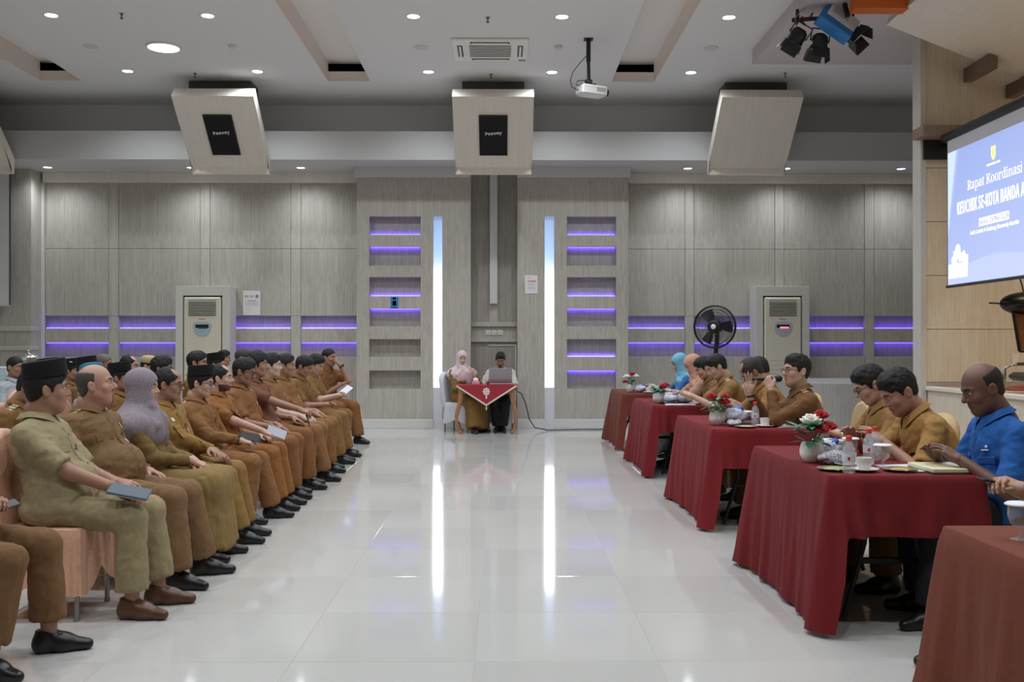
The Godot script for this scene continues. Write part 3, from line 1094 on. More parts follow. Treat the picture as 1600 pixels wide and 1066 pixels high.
# a seated figure, feet on y = 0, hips over the origin, facing +z; returns meshes and the places where things go
static func seated(p: Dictionary, sd: int, cell: float) -> Dictionary:
	var r := {}
	var fat: float = p.get("fat", 0.0)
	var fem: bool = p.get("skirt", false)
	var up := Basis(Vector3.UP, deg_to_rad(p.get("twist", 0.0))) * Basis(Vector3.RIGHT, deg_to_rad(p.get("lean", 0.0)))
	var pel := Vector3(0, 0.555, -0.02)
	var seatback: float = p.get("back", 0.0)
	pel.z += seatback
	var bx := func(x: float, y: float, z: float) -> Vector3: return pel + up * Vector3(x, y, z)
	var neck: Vector3 = bx.call(0, 0.455, -0.015)
	var sh_w: float = 0.168 if fem else 0.182
	var sl: Vector3 = bx.call(sh_w, 0.376, -0.01)
	var sr: Vector3 = bx.call(-sh_w, 0.376, -0.01)
	var wl: Vector3 = p.get("wl", Vector3(0.11, 0.645, 0.27))
	var wr: Vector3 = p.get("wr", Vector3(-0.11, 0.645, 0.27))
	var el := bend(sl, wl, 0.285, 0.25, p.get("el", Vector3(0.55, -0.6, -0.5)))
	var er := bend(sr, wr, 0.285, 0.25, p.get("er", Vector3(-0.55, -0.6, -0.5)))
	wl = el + (wl - el).normalized() * 0.25
	wr = er + (wr - er).normalized() * 0.25
	var hl := Vector3(0.09, 0.545, seatback)
	var hr := Vector3(-0.09, 0.545, seatback)
	var al: Vector3 = p.get("al", Vector3(0.11, 0.09, 0.44))
	var ar: Vector3 = p.get("ar", Vector3(-0.11, 0.09, 0.44))
	var kl := bend(hl, al, 0.425, 0.415, p.get("kl", Vector3(0.10, 0.6, 1.0)))
	var kr := bend(hr, ar, 0.425, 0.415, p.get("kr", Vector3(-0.10, 0.6, 1.0)))
	al = kl + (al - kl).normalized() * 0.415
	ar = kr + (ar - kr).normalized() * 0.415
	var short: bool = p.get("short", true)
	# the body under the clothes
	var lo := Vector3(-0.5, 0.0, -0.32)
	var hi := Vector3(0.5, 1.16, 0.72)
	var b := Field.new(lo, hi, cell * 1.1)
	b.ell(bx.call(0, 0.10, 0.015), Vector3(0.135, 0.16, 0.095), 0.03, up)
	b.ell(bx.call(0, 0.29, 0), Vector3(0.140, 0.17, 0.090), 0.03, up)
	b.cap(sl, sr, 0.042, 0.042, 0.03)
	b.cap(bx.call(0, 0.40, -0.01), neck + (neck - pel).normalized() * 0.05, 0.07, 0.054, 0.03)
	for s in [[sl, el, wl], [sr, er, wr]]:
		b.cap(s[0], s[1], 0.046, 0.040, 0.02)
		b.cap(s[1], s[2], 0.040, 0.0285, 0.015)
	b.cap(hl, hr, 0.09, 0.09, 0.03)
	for s in [[hl, kl, al], [hr, kr, ar]]:
		b.cap(s[0], s[1], 0.066, 0.050, 0.02)
		b.cap(s[1], s[2] + Vector3(0, -0.01, 0), 0.048, 0.036, 0.02)
	r.body = b.nets(MB.new())
	# shirt
	var f := Field.new(Vector3(-0.5, 0.42, -0.36), Vector3(0.5, 1.14, 0.62), cell)
	f.ell(bx.call(0, 0.27, -0.004), Vector3(0.168 if not fem else 0.155, 0.19, (0.130 if not fem else 0.118) + 0.015 * fat), 0.04, up)
	f.ell(bx.call(0, 0.09, 0.018 + 0.030 * fat), Vector3(0.162 + 0.035 * fat, 0.165, 0.132 + 0.055 * fat), 0.05, up)
	f.ell(pel + Vector3(0, -0.02, -0.005), Vector3(0.185 + 0.02 * fat, 0.10, 0.150 + 0.015 * fat), 0.05)
	if fem: f.ell(bx.call(0, 0.27, 0.07), Vector3(0.12, 0.09, 0.07), 0.04, up)
	f.cap(hl + Vector3(0, 0.022, 0), hl.lerp(kl, 0.34) + Vector3(0, 0.018, 0), 0.097, 0.092, 0.05, true)
	f.cap(hr + Vector3(0, 0.022, 0), hr.lerp(kr, 0.34) + Vector3(0, 0.018, 0), 0.097, 0.092, 0.05, true)
	for s in [-1.0, 1.0]:
		f.cap(bx.call(s * 0.040, 0.402, -0.015), bx.call(s * (sh_w - 0.012), 0.382, -0.012), 0.060, 0.055, 0.05)
	f.cap(bx.call(0, 0.37, -0.012), neck - (neck - pel).normalized() * 0.006, 0.094, 0.066, 0.04, true)
	for s in [[sl, el, wl], [sr, er, wr]]:
		if short:
			f.cap(s[0], s[0].lerp(s[1], 0.84), 0.052, 0.060, 0.055, true)
		else:
			f.cap(s[0], s[1], 0.052, 0.050, 0.055)
			f.cap(s[1], s[1].lerp(s[2], 0.93), 0.050, 0.037, 0.02, true)
	r.shirt = f.nets(MB.new())
	crease(r.shirt, sd, 0.0105, Vector3(7, 11, 5))
	# trousers or a long skirt
	var t := Field.new(Vector3(-0.42, 0.0, -0.30), Vector3(0.42, 0.72, 0.80), cell)
	t.cap(hl, hr, 0.112, 0.112, 0.04)
	if fem:
		t.cap(hl, kl, 0.10, 0.092, 0.06)
		t.cap(hr, kr, 0.10, 0.092, 0.06)
		t.cap((hl + hr) * 0.5, (kl + kr) * 0.5, 0.09, 0.09, 0.06)
		t.cap(kl, al.lerp(kl, 0.02), 0.088, 0.125, 0.10, true)
		t.cap(kr, ar.lerp(kr, 0.02), 0.088, 0.125, 0.10, true)
		t.cap((kl + kr) * 0.5, (al + ar) * 0.5, 0.085, 0.12, 0.10, true)
	else:
		for s in [[hl, kl, al], [hr, kr, ar]]:
			t.cap(s[0], s[1], 0.094, 0.074, 0.03)
			var dn: Vector3 = (s[2] - s[1]).normalized()
			t.cap(s[1], s[1] + dn * (p.get("hem", 0.395) as float), 0.072, 0.082, 0.025, true)
	r.legs = t.nets(MB.new())
	crease(r.legs, sd + 3, 0.0095, Vector3(12, 4.5, 5))
	var hd: Array = p.get("head", [0, 0, 0])
	var hb := up * Basis(Vector3.UP, deg_to_rad(hd[0])) * Basis(Vector3.RIGHT, deg_to_rad(hd[1])) * Basis(Vector3.BACK, deg_to_rad(hd[2]))
	if absf(p.get("lean", 0.0)) > 12.0 or p.has("upright"):
		hb = Basis(Vector3.UP, deg_to_rad(p.get("twist", 0.0) + hd[0])) * Basis(Vector3.RIGHT, deg_to_rad(hd[1])) * Basis(Vector3.BACK, deg_to_rad(hd[2]))
	var joint: Vector3 = neck + up * Vector3(0, 0.075, 0.0)
	r.head = Transform3D(hb, joint + hb * Vector3(0, 0.085, 0.025) + Vector3(0, 0, maxf(0.0, -(p.get("lean", 0.0) as float)) * 0.0035))
	r.hand_left = hand_frame(el, wl, p.get("dl", Vector3.ZERO), p.get("ul", Vector3(0.3, 1, 0)), p.get("bl", 0.0))
	r.hand_right = hand_frame(er, wr, p.get("dr", Vector3.ZERO), p.get("ur", Vector3(-0.3, 1, 0)), p.get("br", 0.0))
	r.hand_left.basis.x = -r.hand_left.basis.x
	var tl: float = deg_to_rad(p.get("toe", 8.0))
	r.foot_left = foot_frame(kl, al, tl)
	r.foot_right = foot_frame(kr, ar, -tl)
	r.up = up
	r.neck = neck
	r.chest = []
	# places on the front of the shirt: left and right breast, for badges; and the tops of the shoulders
	for q in [[0.085, 0.285], [-0.085, 0.285], [0.085, 0.33], [-0.085, 0.33], [0.08, 0.235], [0.0, 0.22]]:
		var from: Vector3 = bx.call(q[0], q[1], 0.30)
		var dir: Vector3 = -(up * Vector3.BACK)
		for k in 80:
			if f.at(from) < 0.003: break
			from += dir * 0.004
		var e := 0.012
		var nn := Vector3(f.at(from + Vector3(e, 0, 0)) - f.at(from - Vector3(e, 0, 0)), f.at(from + Vector3(0, e, 0)) - f.at(from - Vector3(0, e, 0)), f.at(from + Vector3(0, 0, e)) - f.at(from - Vector3(0, 0, e))).normalized()
		var xx := up.y.cross(nn).normalized()
		r.chest.append(Transform3D(Basis(xx, nn.cross(xx), nn), from + nn * 0.004))
	# the line of the front closure and two pocket places
	r.front = []
	for k in 9:
		var from: Vector3 = bx.call(0, 0.385 - 0.041 * k, 0.36)
		var dir: Vector3 = -(up * Vector3.BACK)
		for j in 110:
			if f.at(from) < 0.004: break
			from += dir * 0.004
		r.front.append(from)
	r.shoulders = []
	for s in [1.0, -1.0]:
		var from: Vector3 = bx.call(s * 0.135, 0.62, -0.01)
		for k in 80:
			if f.at(from) < 0.003: break
			from -= up.y * 0.004
		var nn := (up * Vector3(s * 0.35, 1, 0)).normalized()
		var xx := (up.z.cross(nn) * -1.0).normalized()
		r.shoulders.append(Transform3D(Basis(xx, nn, xx.cross(nn)), from + nn * 0.003))
	return r

static func hand_frame(e: Vector3, w: Vector3, d: Vector3, u: Vector3, down: float) -> Transform3D:
	var z := (w - e).normalized() if d == Vector3.ZERO else d.normalized()
	if down != 0.0: z = (z + Vector3(0, -down, 0)).normalized()
	var y := (u - z * u.dot(z)).normalized()
	return Transform3D(Basis(y.cross(z), y, z), w)

static func foot_frame(k: Vector3, a: Vector3, turn: float) -> Transform3D:
	return Transform3D(Basis(Vector3.UP, turn), Vector3(a.x, maxf(0.0, a.y - 0.095), a.z))

# ---------------------------------------------------------------- dressing a figure
var heads := {}
var hairs := {}
var hands := {}
var shoes := {}
var caps := {}

const SKINS = [Color(0.44, 0.245, 0.17), Color(0.36, 0.19, 0.125), Color(0.52, 0.32, 0.235), Color(0.29, 0.15, 0.10), Color(0.58, 0.39, 0.31), Color(0.17, 0.082, 0.055)]
const GRIPS = {"rest": [[0.22, 0.32, 0.25], 0.25, 0.04], "flat": [[0.03, 0.06, 0.05], -0.2, 0.10], "grip": [[1.05, 1.15, 0.6], 0.9, 0.0], "hold": [[0.55, 0.75, 0.45], 0.6, 0.02]}

func collar_shape(long_points: bool) -> MB:
	# a turned-down band, open at the front (+z)
	var mb := MB.new()
	var rings := [PackedVector3Array(), PackedVector3Array(), PackedVector3Array(), PackedVector3Array()]
	for k in 25:
		var a := PI * 0.5 + 0.20 + (TAU - 0.40) * k / 24.0
		var d := Vector3(cos(a), 0, sin(a))
		var front := maxf(0.0, sin(a))
		var drop := 0.020 + (0.030 if long_points else 0.018) * pow(front, 4.0)
		rings[0].append(d * Vector3(0.066, 0, 0.068) + Vector3(0, -0.012 - 0.020 * front, 0.004))
		rings[1].append(d * Vector3(0.067, 0, 0.069) + Vector3(0, 0.030 - 0.026 * front, 0.000))
		rings[2].append(d * Vector3(0.074, 0, 0.076) + Vector3(0, 0.031 - 0.026 * front, 0.000))
		rings[3].append(d * Vector3(0.096, 0, 0.104) + Vector3(0, 0.022 - 0.030 * front - drop, 0.000))
	mb.loft(rings, false, false, false)
	return mb

func glasses_shape() -> MB:
	var mb := MB.new()
	for s in [-1.0, 1.0]:
		var pts := []
		for k in 17:
			var a := TAU * k / 16.0
			pts.append(Vector3(s * 0.033 + cos(a) * 0.024, -0.002 + sin(a) * 0.016, 0.101 - 0.006 * absf(cos(a) - s * 0.0)))
		mb.tube(pts, 0.0022, -1.0, 5)
		mb.tube([Vector3(s * 0.057, 0.002, 0.095), Vector3(s * 0.078, 0.004, 0.05), Vector3(s * 0.083, 0.002, -0.01)], 0.0022, -1.0, 5)
	mb.tube([Vector3(-0.009, 0.002, 0.103), Vector3(0.009, 0.002, 0.103)], 0.0022, -1.0, 5)
	return mb

func dress(q: Dictionary, s: Dictionary) -> Node3D:
	var near: bool = q.dep < 9.0
	var p: Dictionary = q.pose
	var face: Array = q.get("face", [1.0, 0.2, 0.5, 0])
	var hk := [face, near]
	if not heads.has(hk): heads[hk] = head_shape(face[0], face[1], face[2], face[3], 0.0040 if near else 0.0056)
	var o := thing("person", q.label, "person", Vector3(q.x, q.get("y", 0.0), -q.dep), deg_to_rad(q.get("yaw", 90.0)), q.get("group", ""))
	var sc: float = q.get("scale", 1.0)
	o.scale = Vector3(sc, sc, sc)
	var skin: Color = SKINS[q.get("skin", 0)]
	var mb := MB.new()
	mb.add(s.body, Transform3D.IDENTITY, skin)
	mb.add(heads[hk], s.head, skin)
	for side in ["left", "right"]:
		var grip: String = q.get("grip_" + side, "rest")
		var gk := [grip, near]
		if not hands.has(gk): hands[gk] = hand_shape(GRIPS[grip][0], GRIPS[grip][1], GRIPS[grip][2], 0.0040 if near else 0.0054)
		mb.add(hands[gk], s["hand_" + side], skin)
	part(o, "body", mb.mesh(), tinted(0.5))
	var fem: bool = p.get("skirt", false)
	var sm: Material = cloth(q.shirt)
	if q.has("batik"): sm = spotted(q.shirt, q.batik, 9.0, 4)
	var st := part(o, "jacket" if fem else "shirt", s.shirt.mesh(), sm)
	part(o, "skirt" if fem else "trousers", s.legs.mesh(), cloth(q.get("legs", q.shirt)))
	var sk: String = q.get("shoe", "121213")
	if not shoes.has("shoe"): shoes.shoe = shoe_shape(1.0).mesh()
	for side in ["left", "right"]:
		part(o, "shoe", shoes.shoe, paint(sk, 0.35)).transform = s["foot_" + side]
	if not fem and not q.has("no_collar"):
		if not caps.has("collar"): caps.collar = collar_shape(true).mesh()
		part(st, "collar", caps.collar, sm).transform = Transform3D(s.up, s.neck + s.up * Vector3(0, 0.014, 0.006))
	if q.has("hijab"):
		var hj: Array = q.hijab
		if not caps.has("hijab"): caps.hijab = hijab_shape(2).mesh()
		var hm: Material = cloth(hj[0], 0.9) if hj.size() == 1 else spotted(hj[0], hj[1], 7.0, 9)
		part(o, "hijab", caps.hijab, hm).transform = s.head
	else:
		var style: int = q.get("hair", 0)
		var rk := [style, face[0], near]
		if style >= 0:
			if not hairs.has(rk): hairs[rk] = hair_shape(style, face[0], 3, 0.0046 if near else 0.0062).mesh()
			part(o, "hair", hairs[rk], paint(q.get("hair_tone", "0e0c0b"), 0.7)).transform = s.head
	if q.has("peci"):
		if not caps.has("peci"): caps.peci = peci_shape(0.088).mesh()
		part(o, "cap", caps.peci, cloth(q.peci, 0.95, 0.1)).transform = s.head * Transform3D(Basis(Vector3.RIGHT, -0.14), Vector3(0, 0.060, -0.012))
	if q.has("kopiah"):
		if not caps.has("kopiah"): caps.kopiah = kopiah_shape().mesh()
		part(o, "cap", caps.kopiah, cloth(q.kopiah, 0.95)).transform = s.head * Transform3D(Basis(Vector3.RIGHT, -0.20), Vector3(0, 0.052, -0.016))
	if q.get("glasses", false):
		if not caps.has("glasses"): caps.glasses = glasses_shape().mesh()
		part(o, "glasses", caps.glasses, paint("26211f", 0.3, 0.3)).transform = s.head
	# uniform details
	for d in q.get("badges", []):
		var at: Transform3D = s.chest[d[0]]
		if d[1] == "name": part(st, "name_tag", box_mesh(Vector3(0.075, 0.016, 0.003), 0.001), paint("23211f", 0.4)).transform = at
		elif d[1] == "disc": part(st, "badge", MB.new().ball(Vector3.ZERO, Vector3(0.018, 0.022, 0.004), 14, 8).mesh(), paint(d[2], 0.4)).transform = at
		elif d[1] == "patch": part(st, "patch", box_mesh(Vector3(0.030, 0.034, 0.003), 0.001), paint(d[2], 0.6)).transform = at
		elif d[1] == "mark": part(st, "embroidered_mark", MB.new().box(Vector3(0, -0.006, 0), Vector3(0.040, 0.006, 0.002)).ball(Vector3(0.008, 0.010, 0), Vector3(0.008, 0.007, 0.002), 10, 6).mesh(), paint("dce8f6", 0.5)).transform = at
	if not fem and near:
		# button strip down the front, and a flapped pocket on each breast
		var strip := []
		for k in 9:
			var c0: Vector3 = s.front[k]
			var ax: Vector3 = s.up.x
			var fz: Vector3 = s.up.z
			strip.append(PackedVector3Array([c0 + ax * 0.015 - fz * 0.004, c0 + ax * 0.013 + fz * 0.004, c0 - ax * 0.013 + fz * 0.004, c0 - ax * 0.015 - fz * 0.004]))
		part(st, "button_strip", MB.new().loft(strip, false, false, false).mesh(), sm)
		for k in [1, 3, 5, 7]:
			part(st, "button", MB.new().ball(Vector3.ZERO, Vector3(0.0055, 0.0055, 0.0035), 8, 6).mesh(), paint("5a4630", 0.4), s.front[k] + s.up.z * 0.005)
		for k in [0, 1]:
			var pk: Transform3D = s.chest[k]
			part(st, "pocket", MB.new().box(Vector3(0, -0.045, -0.003), Vector3(0.095, 0.10, 0.005), 0.002).box(Vector3(0, 0.006, 0.000), Vector3(0.101, 0.034, 0.006), 0.002).mesh(), sm).transform = pk * Transform3D(Basis.IDENTITY, Vector3(0, -0.018, -0.004))
	if q.has("boards"):
		for k in 2:
			var bo := part(st, "shoulder_board", MB.new().box(Vector3.ZERO, Vector3(0.105, 0.008, 0.046), 0.003).mesh(), paint(q.boards, 0.5))
			bo.transform = s.shoulders[k]
			for j in 2: part(bo, "stripe", box_mesh(Vector3(0.010, 0.003, 0.046), 0.0), paint("4a3a22", 0.5), Vector3(-0.02 + 0.04 * j, 0.005, 0))
	if q.has("watch"):
		var hf: Transform3D = s["hand_" + q.watch]
		var wr := []
		for k in 17: wr.append(hf * Vector3(cos(TAU * k / 16.0) * 0.031, sin(TAU * k / 16.0) * 0.028, -0.02))
		part(o, "watch", MB.new().tube(wr, 0.008, -1.0, 6).ball(hf * Vector3(0, 0.032, -0.02), Vector3(0.016, 0.016, 0.016)).mesh(), paint("1a1a1c", 0.3))
	return o

# ---------------------------------------------------------------- lettering
var fonts := {}
func text_mesh(words: String, height: float, bold := false, italic := false, serif := false, thick := 0.002) -> TextMesh:
	var key := [bold, italic, serif]
	if not fonts.has(key):
		var sf := SystemFont.new()
		sf.font_names = PackedStringArray(["Droid Serif" if serif else "Droid Sans"])
		sf.font_weight = 700 if bold else 400
		sf.font_italic = italic
		fonts[key] = sf
	var t := TextMesh.new()
	t.text = words
	t.font = fonts[key]
	t.font_size = 64
	t.pixel_size = height / 46.0
	t.depth = thick
	return t

# ---------------------------------------------------------------- on and under the ceiling
func speaker_box(x: float, with_speaker: bool, label: String, turn := 0.0) -> void:
	var o := thing("speaker_housing", label, "speaker box", Vector3(x, 4.20, -15.75), turn, "cream boxes under the ceiling")
	# side view (y up, z to the hall): a slanted front, a small lip below, a back against the bulkhead
	var pr := [Vector2(0.0, 0.0), Vector2(0.98, 0.88), Vector2(0.86, 1.02), Vector2(-0.10, 0.16), Vector2(-0.10, -0.10), Vector2(-0.03, -0.10)]
	var mb := MB.new()
	var w := 0.608
	var l := PackedVector3Array()
	var r := PackedVector3Array()
	for q in pr:
		l.append(Vector3(-w, q.y, q.x)); r.append(Vector3(w, q.y, q.x))
	for k in pr.size():
		var j := (k + 1) % pr.size()
		mb.quad(l[k], r[k], r[j], l[j])
	mb.fan(l, false)
	mb.fan(r, true)
	part(o, "casing", mb.mesh(), cream_light)
	part(o, "hanger", box_mesh(Vector3(0.95, 0.34, 0.45), 0.01), paint("55534f", 0.7), Vector3(0, 1.04, 0.36))
	var tilt := Basis(Vector3.RIGHT, atan2(0.98, 0.88))
	var mid := Vector3(0, 0.88 * 0.47, 0.98 * 0.47)
	if with_speaker:
		var sp := part(o, "speaker", MB.new().box(Vector3.ZERO, Vector3(0.435, 0.74, 0.03), 0.006).mesh(), paint("060607", 0.8))
		sp.transform = Transform3D(tilt, mid + tilt * Vector3(0, 0, 0.004))
		var fr := MB.new()
		for s in [-1.0, 1.0]:
			fr.box(Vector3(s * 0.212, 0, 0.017), Vector3(0.012, 0.74, 0.008), 0.002)
			fr.box(Vector3(0, s * 0.364, 0.017), Vector3(0.43, 0.012, 0.008), 0.002)
		part(sp, "grille_frame", fr.mesh(), paint("1c1c1e", 0.4))
		var tx := part(sp, "lettering", text_mesh("Peavey", 0.055, true, true), paint("e8e8e8", 0.4), Vector3(0.0, 0.05, 0.018))
		tx.rotation_degrees.z = 6.0

func build_ceiling_things() -> void:
	speaker_box(-4.30, true, "cream tilted ceiling box with a black loudspeaker, over the left wall")
	speaker_box(-0.14, true, "cream tilted ceiling box with a black loudspeaker, over the middle recess")
	speaker_box(3.88, false, "plain cream tilted ceiling box without a loudspeaker")
	speaker_box(-8.35, false, "cream ceiling box cut off by the picture's left edge")
	# cassette air conditioner
	var o := thing("ceiling_cassette_unit", "white square cassette air conditioner set in the grey ceiling", "air conditioner", Vector3(-0.165, 5.41, -13.48))
	var white := paint("f2f0e9", 0.45)
	part(o, "panel", MB.new().box(Vector3(0, -0.018, 0), Vector3(1.03, 0.04, 0.95), 0.012).mesh(), white)
	part(o, "intake", box_mesh(Vector3(0.56, 0.01, 0.50), 0.002), paint("3c3c3a", 0.7), Vector3(0, -0.040, 0))
	for k in 7:
		part(o, "louvre", MB.new().box(Vector3.ZERO, Vector3(0.56, 0.014, 0.028), 0.003, Basis(Vector3.RIGHT, 0.5)).mesh(), white, Vector3(0, -0.047, -0.23 + 0.0767 * k))
	for s in [-1.0, 1.0]:
		part(o, "side_slot", box_mesh(Vector3(0.07, 0.01, 0.50), 0.003), paint("4a4a47", 0.6), Vector3(s * 0.405, -0.040, 0))
		part(o, "vane", box_mesh(Vector3(0.028, 0.008, 0.46), 0.003), white, Vector3(s * 0.405, -0.048, 0))
		part(o, "end_slot", box_mesh(Vector3(0.52, 0.01, 0.06), 0.003), paint("4a4a47", 0.6), Vector3(0, -0.040, s * 0.375))
		part(o, "vane", box_mesh(Vector3(0.48, 0.008, 0.026), 0.003), white, Vector3(0, -0.048, s * 0.375))
	part(o, "maker_plate", box_mesh(Vector3(0.10, 0.006, 0.07), 0.002), paint("8d8a80", 0.5), Vector3(0.44, -0.040, -0.42))
	# covers, detectors, sprinklers
	var disc := MB.new().lathe([Vector2(0.001, -0.020), Vector2(0.085, -0.018), Vector2(0.10, -0.008), Vector2(0.10, 0.0)], 28).mesh()
	for q in [[-5.53, "round white blank cover in the ceiling, left of the large round lamp"], [-1.10, "round white blank cover in the ceiling, left of the cassette unit"], [2.82, "round white blank cover in the ceiling, right of the right coffer"]]:
		single("ceiling_cover", q[1], "ceiling cover", disc, paint("d6d4cf", 0.5), Vector3(q[0], 5.41, -13.42), 0.0, "round ceiling covers")
	for q in [[-3.62, "small white smoke detector right of the large round lamp"], [0.75, "small white smoke detector between the cassette unit and the projector"]]:
		var d := thing("smoke_detector", q[1], "detector", Vector3(q[0], 5.41, -13.36), 0.0, "smoke detectors")
		part(d, "base", MB.new().lathe([Vector2(0.050, -0.016), Vector2(0.058, -0.012), Vector2(0.058, 0.0)], 20).mesh(), paint("d8d6d0", 0.5))
		part(d, "sensor", MB.new().lathe([Vector2(0.001, -0.052), Vector2(0.030, -0.050), Vector2(0.044, -0.034), Vector2(0.048, -0.016)], 20).mesh(), paint("e2e0da", 0.5))
	for q in [[-4.62, 12.1, "tiny sprinkler head at the picture's top, above the large round lamp"], [-0.18, 12.2, "tiny sprinkler head at the picture's top, above the cassette unit"], [-4.55, 14.75, "tiny sprinkler head between two downlights, below the large round lamp"], [-0.17, 14.75, "tiny sprinkler head just below the cassette unit"], [4.18, 14.65, "tiny sprinkler head right of the plain cream box"]]:
		var d := thing("sprinkler_head", q[2], "sprinkler", Vector3(q[0], 5.41, -q[1]), 0.0, "sprinklers")
		part(d, "collar", MB.new().lathe([Vector2(0.012, -0.006), Vector2(0.030, -0.004), Vector2(0.032, 0.0)], 16).mesh(), paint("8b8985", 0.4))
		part(d, "nozzle", MB.new().lathe([Vector2(0.022, -0.062), Vector2(0.024, -0.058), Vector2(0.007, -0.054), Vector2(0.007, -0.03), Vector2(0.012, -0.026), Vector2(0.012, -0.004)], 12).mesh(), paint("5d5b58", 0.4, 0.5))
	# projector on its pole
	o = thing("ceiling_projector", "white projector hanging from the ceiling on a black pole", "projector", Vector3(1.13, 5.41, -13.05))
	var black := paint("141516", 0.45)
	part(o, "mount_plate", box_mesh(Vector3(0.12, 0.012, 0.12), 0.003), black, Vector3(0, -0.008, 0))
	part(o, "pole", MB.new().tube([Vector3(0, -0.01, 0), Vector3(0, -0.30, 0)], 0.030).tube([Vector3(0, -0.28, 0), Vector3(0.005, -0.56, 0)], 0.023).mesh(), black)
	part(o, "bracket", MB.new().box(Vector3(0, -0.565, 0), Vector3(0.10, 0.05, 0.08), 0.01).box(Vector3(0, -0.60, 0), Vector3(0.20, 0.015, 0.06), 0.004).mesh(), paint("2c2d2e", 0.5))
	var tip := Basis(Vector3.UP, 0.25) * Basis(Vector3.RIGHT, 0.10) * Basis(Vector3.BACK, -0.07)
	var bd := part(o, "body", MB.new().box(Vector3.ZERO, Vector3(0.35, 0.13, 0.30), 0.022).mesh(), paint("e3e3df", 0.4))
	bd.transform = Transform3D(tip, Vector3(0.04, -0.69, 0))
	part(bd, "lens_barrel", MB.new().tube([Vector3(0, 0, 0), Vector3(0.04, 0, 0)], 0.045).mesh(), paint("202020", 0.3), Vector3(0.17, 0, 0.05))
	for k in 6:
		part(bd, "vent_slot", box_mesh(Vector3(0.012, 0.05, 0.004), 0.001), paint("9b9b97", 0.5), Vector3(0.03 + 0.02 * k, 0.01, 0.151))
	part(bd, "panel_line", box_mesh(Vector3(0.33, 0.004, 0.004), 0.001), paint("bcbcb8", 0.5), Vector3(0, 0.038, 0.151))
	part(o, "cable", MB.new().tube([Vector3(-0.02, -0.22, 0.02), Vector3(-0.12, -0.33, 0.03), Vector3(-0.21, -0.45, 0.03), Vector3(-0.24, -0.56, 0.03), Vector3(-0.22, -0.64, 0.03), Vector3(-0.12, -0.69, 0.02)], 0.006, -1.0, 6).tube([Vector3(-0.03, -0.55, 0.03), Vector3(-0.15, -0.57, 0.06), Vector3(-0.17, -0.62, 0.06), Vector3(-0.06, -0.64, 0.05)], 0.006, -1.0, 6).mesh(), paint("2a2a33", 0.6))
	# stage lamps on their bar
	o = thing("stage_light_cluster", "cluster of black barn-door stage lamps with a blue and white box", "stage lights", Vector3(3.66, 5.21, -11.3))
	part(o, "bar", MB.new().tube([Vector3(-0.36, -0.12, 0.0), Vector3(0.30, -0.12, 0.15)], 0.024).tube([Vector3(0.0, -0.12, 0.08), Vector3(0.0, 0.0, 0.08)], 0.02).tube([Vector3(-0.3, -0.12, 0.01), Vector3(-0.3, 0.0, 0.01)], 0.02).mesh(), black)
	for q in [[Vector3(-0.34, -0.36, 0.05), 0.5, -0.55], [Vector3(-0.08, -0.44, 0.08), 0.1, -0.15], [Vector3(0.30, -0.32, 0.12), -0.5, 0.75]]:
		var at: Vector3 = q[0]
		var bs := Basis(Vector3.BACK, q[2]) * Basis(Vector3.RIGHT, q[1])
		var hd := part(o, "lamp_head", MB.new().lathe([Vector2(0.001, 0.14), Vector2(0.05, 0.138), Vector2(0.085, 0.11), Vector2(0.095, 0.06), Vector2(0.095, 0.0), Vector2(0.095, 0.0), Vector2(0.102, 0.0), Vector2(0.102, -0.02), Vector2(0.088, -0.02), Vector2(0.080, 0.02), Vector2(0.001, 0.03)].duplicate(), 20).mesh(), paint("101112", 0.5))
		hd.transform = Transform3D(bs, at)
		for k in 4:
			var ry := Basis(Vector3.UP, PI * 0.5 * k)
			var fl := part(hd, "barn_door", MB.new().box(Vector3(0, -0.075, 0), Vector3(0.19, 0.14, 0.004), 0.001).mesh(), paint("17191b", 0.45))
			fl.transform = Transform3D(ry * Basis(Vector3.RIGHT, -0.45 if k % 2 == 0 else -0.2), ry * Vector3(0, -0.02, 0.10))
		var yoke := part(o, "yoke", MB.new().tube([at + bs * Vector3(-0.105, 0.05, 0), at + bs * Vector3(-0.105, 0.19, 0), at + bs * Vector3(0.105, 0.19, 0), at + bs * Vector3(0.105, 0.05, 0)], 0.009, -1.0, 6).tube([at + bs * Vector3(0, 0.19, 0), Vector3(at.x * 0.85, -0.12, 0.08 + at.x * 0.2)], 0.012, -1.0, 6).mesh(), black)
		yoke.position = Vector3.ZERO
	var bb := Basis(Vector3.BACK, -0.62) * Basis(Vector3.RIGHT, -0.45)
	var bx := part(o, "blue_case", MB.new().box(Vector3.ZERO, Vector3(0.42, 0.30, 0.16), 0.01).mesh(), paint("2f7fc4", 0.4))
	bx.transform = Transform3D(bb, Vector3(0.10, -0.20, 0.16))
	part(bx, "white_label", box_mesh(Vector3(0.36, 0.20, 0.004), 0.001), paint("e6e8ea", 0.5), Vector3(0.02, 0.04, 0.082))
	for k in 5:
		part(bx, "print_line", box_mesh(Vector3(0.20, 0.008, 0.002), 0.0), paint("8a8d92", 0.5), Vector3(-0.02, 0.115 - 0.022 * k, 0.085))
	part(o, "clamp", MB.new().box(Vector3.ZERO, Vector3(0.05, 0.16, 0.05), 0.008, Basis(Vector3.BACK, 0.25)).mesh(), black, Vector3(0.16, -0.10, 0.29))
	part(o, "red_cable", MB.new().tube([Vector3(-0.34, -0.20, 0.08), Vector3(-0.28, -0.12, 0.12), Vector3(-0.22, -0.17, 0.14), Vector3(-0.16, -0.08, 0.12)], 0.012, -1.0, 6).mesh(), paint("6a1f22", 0.6))
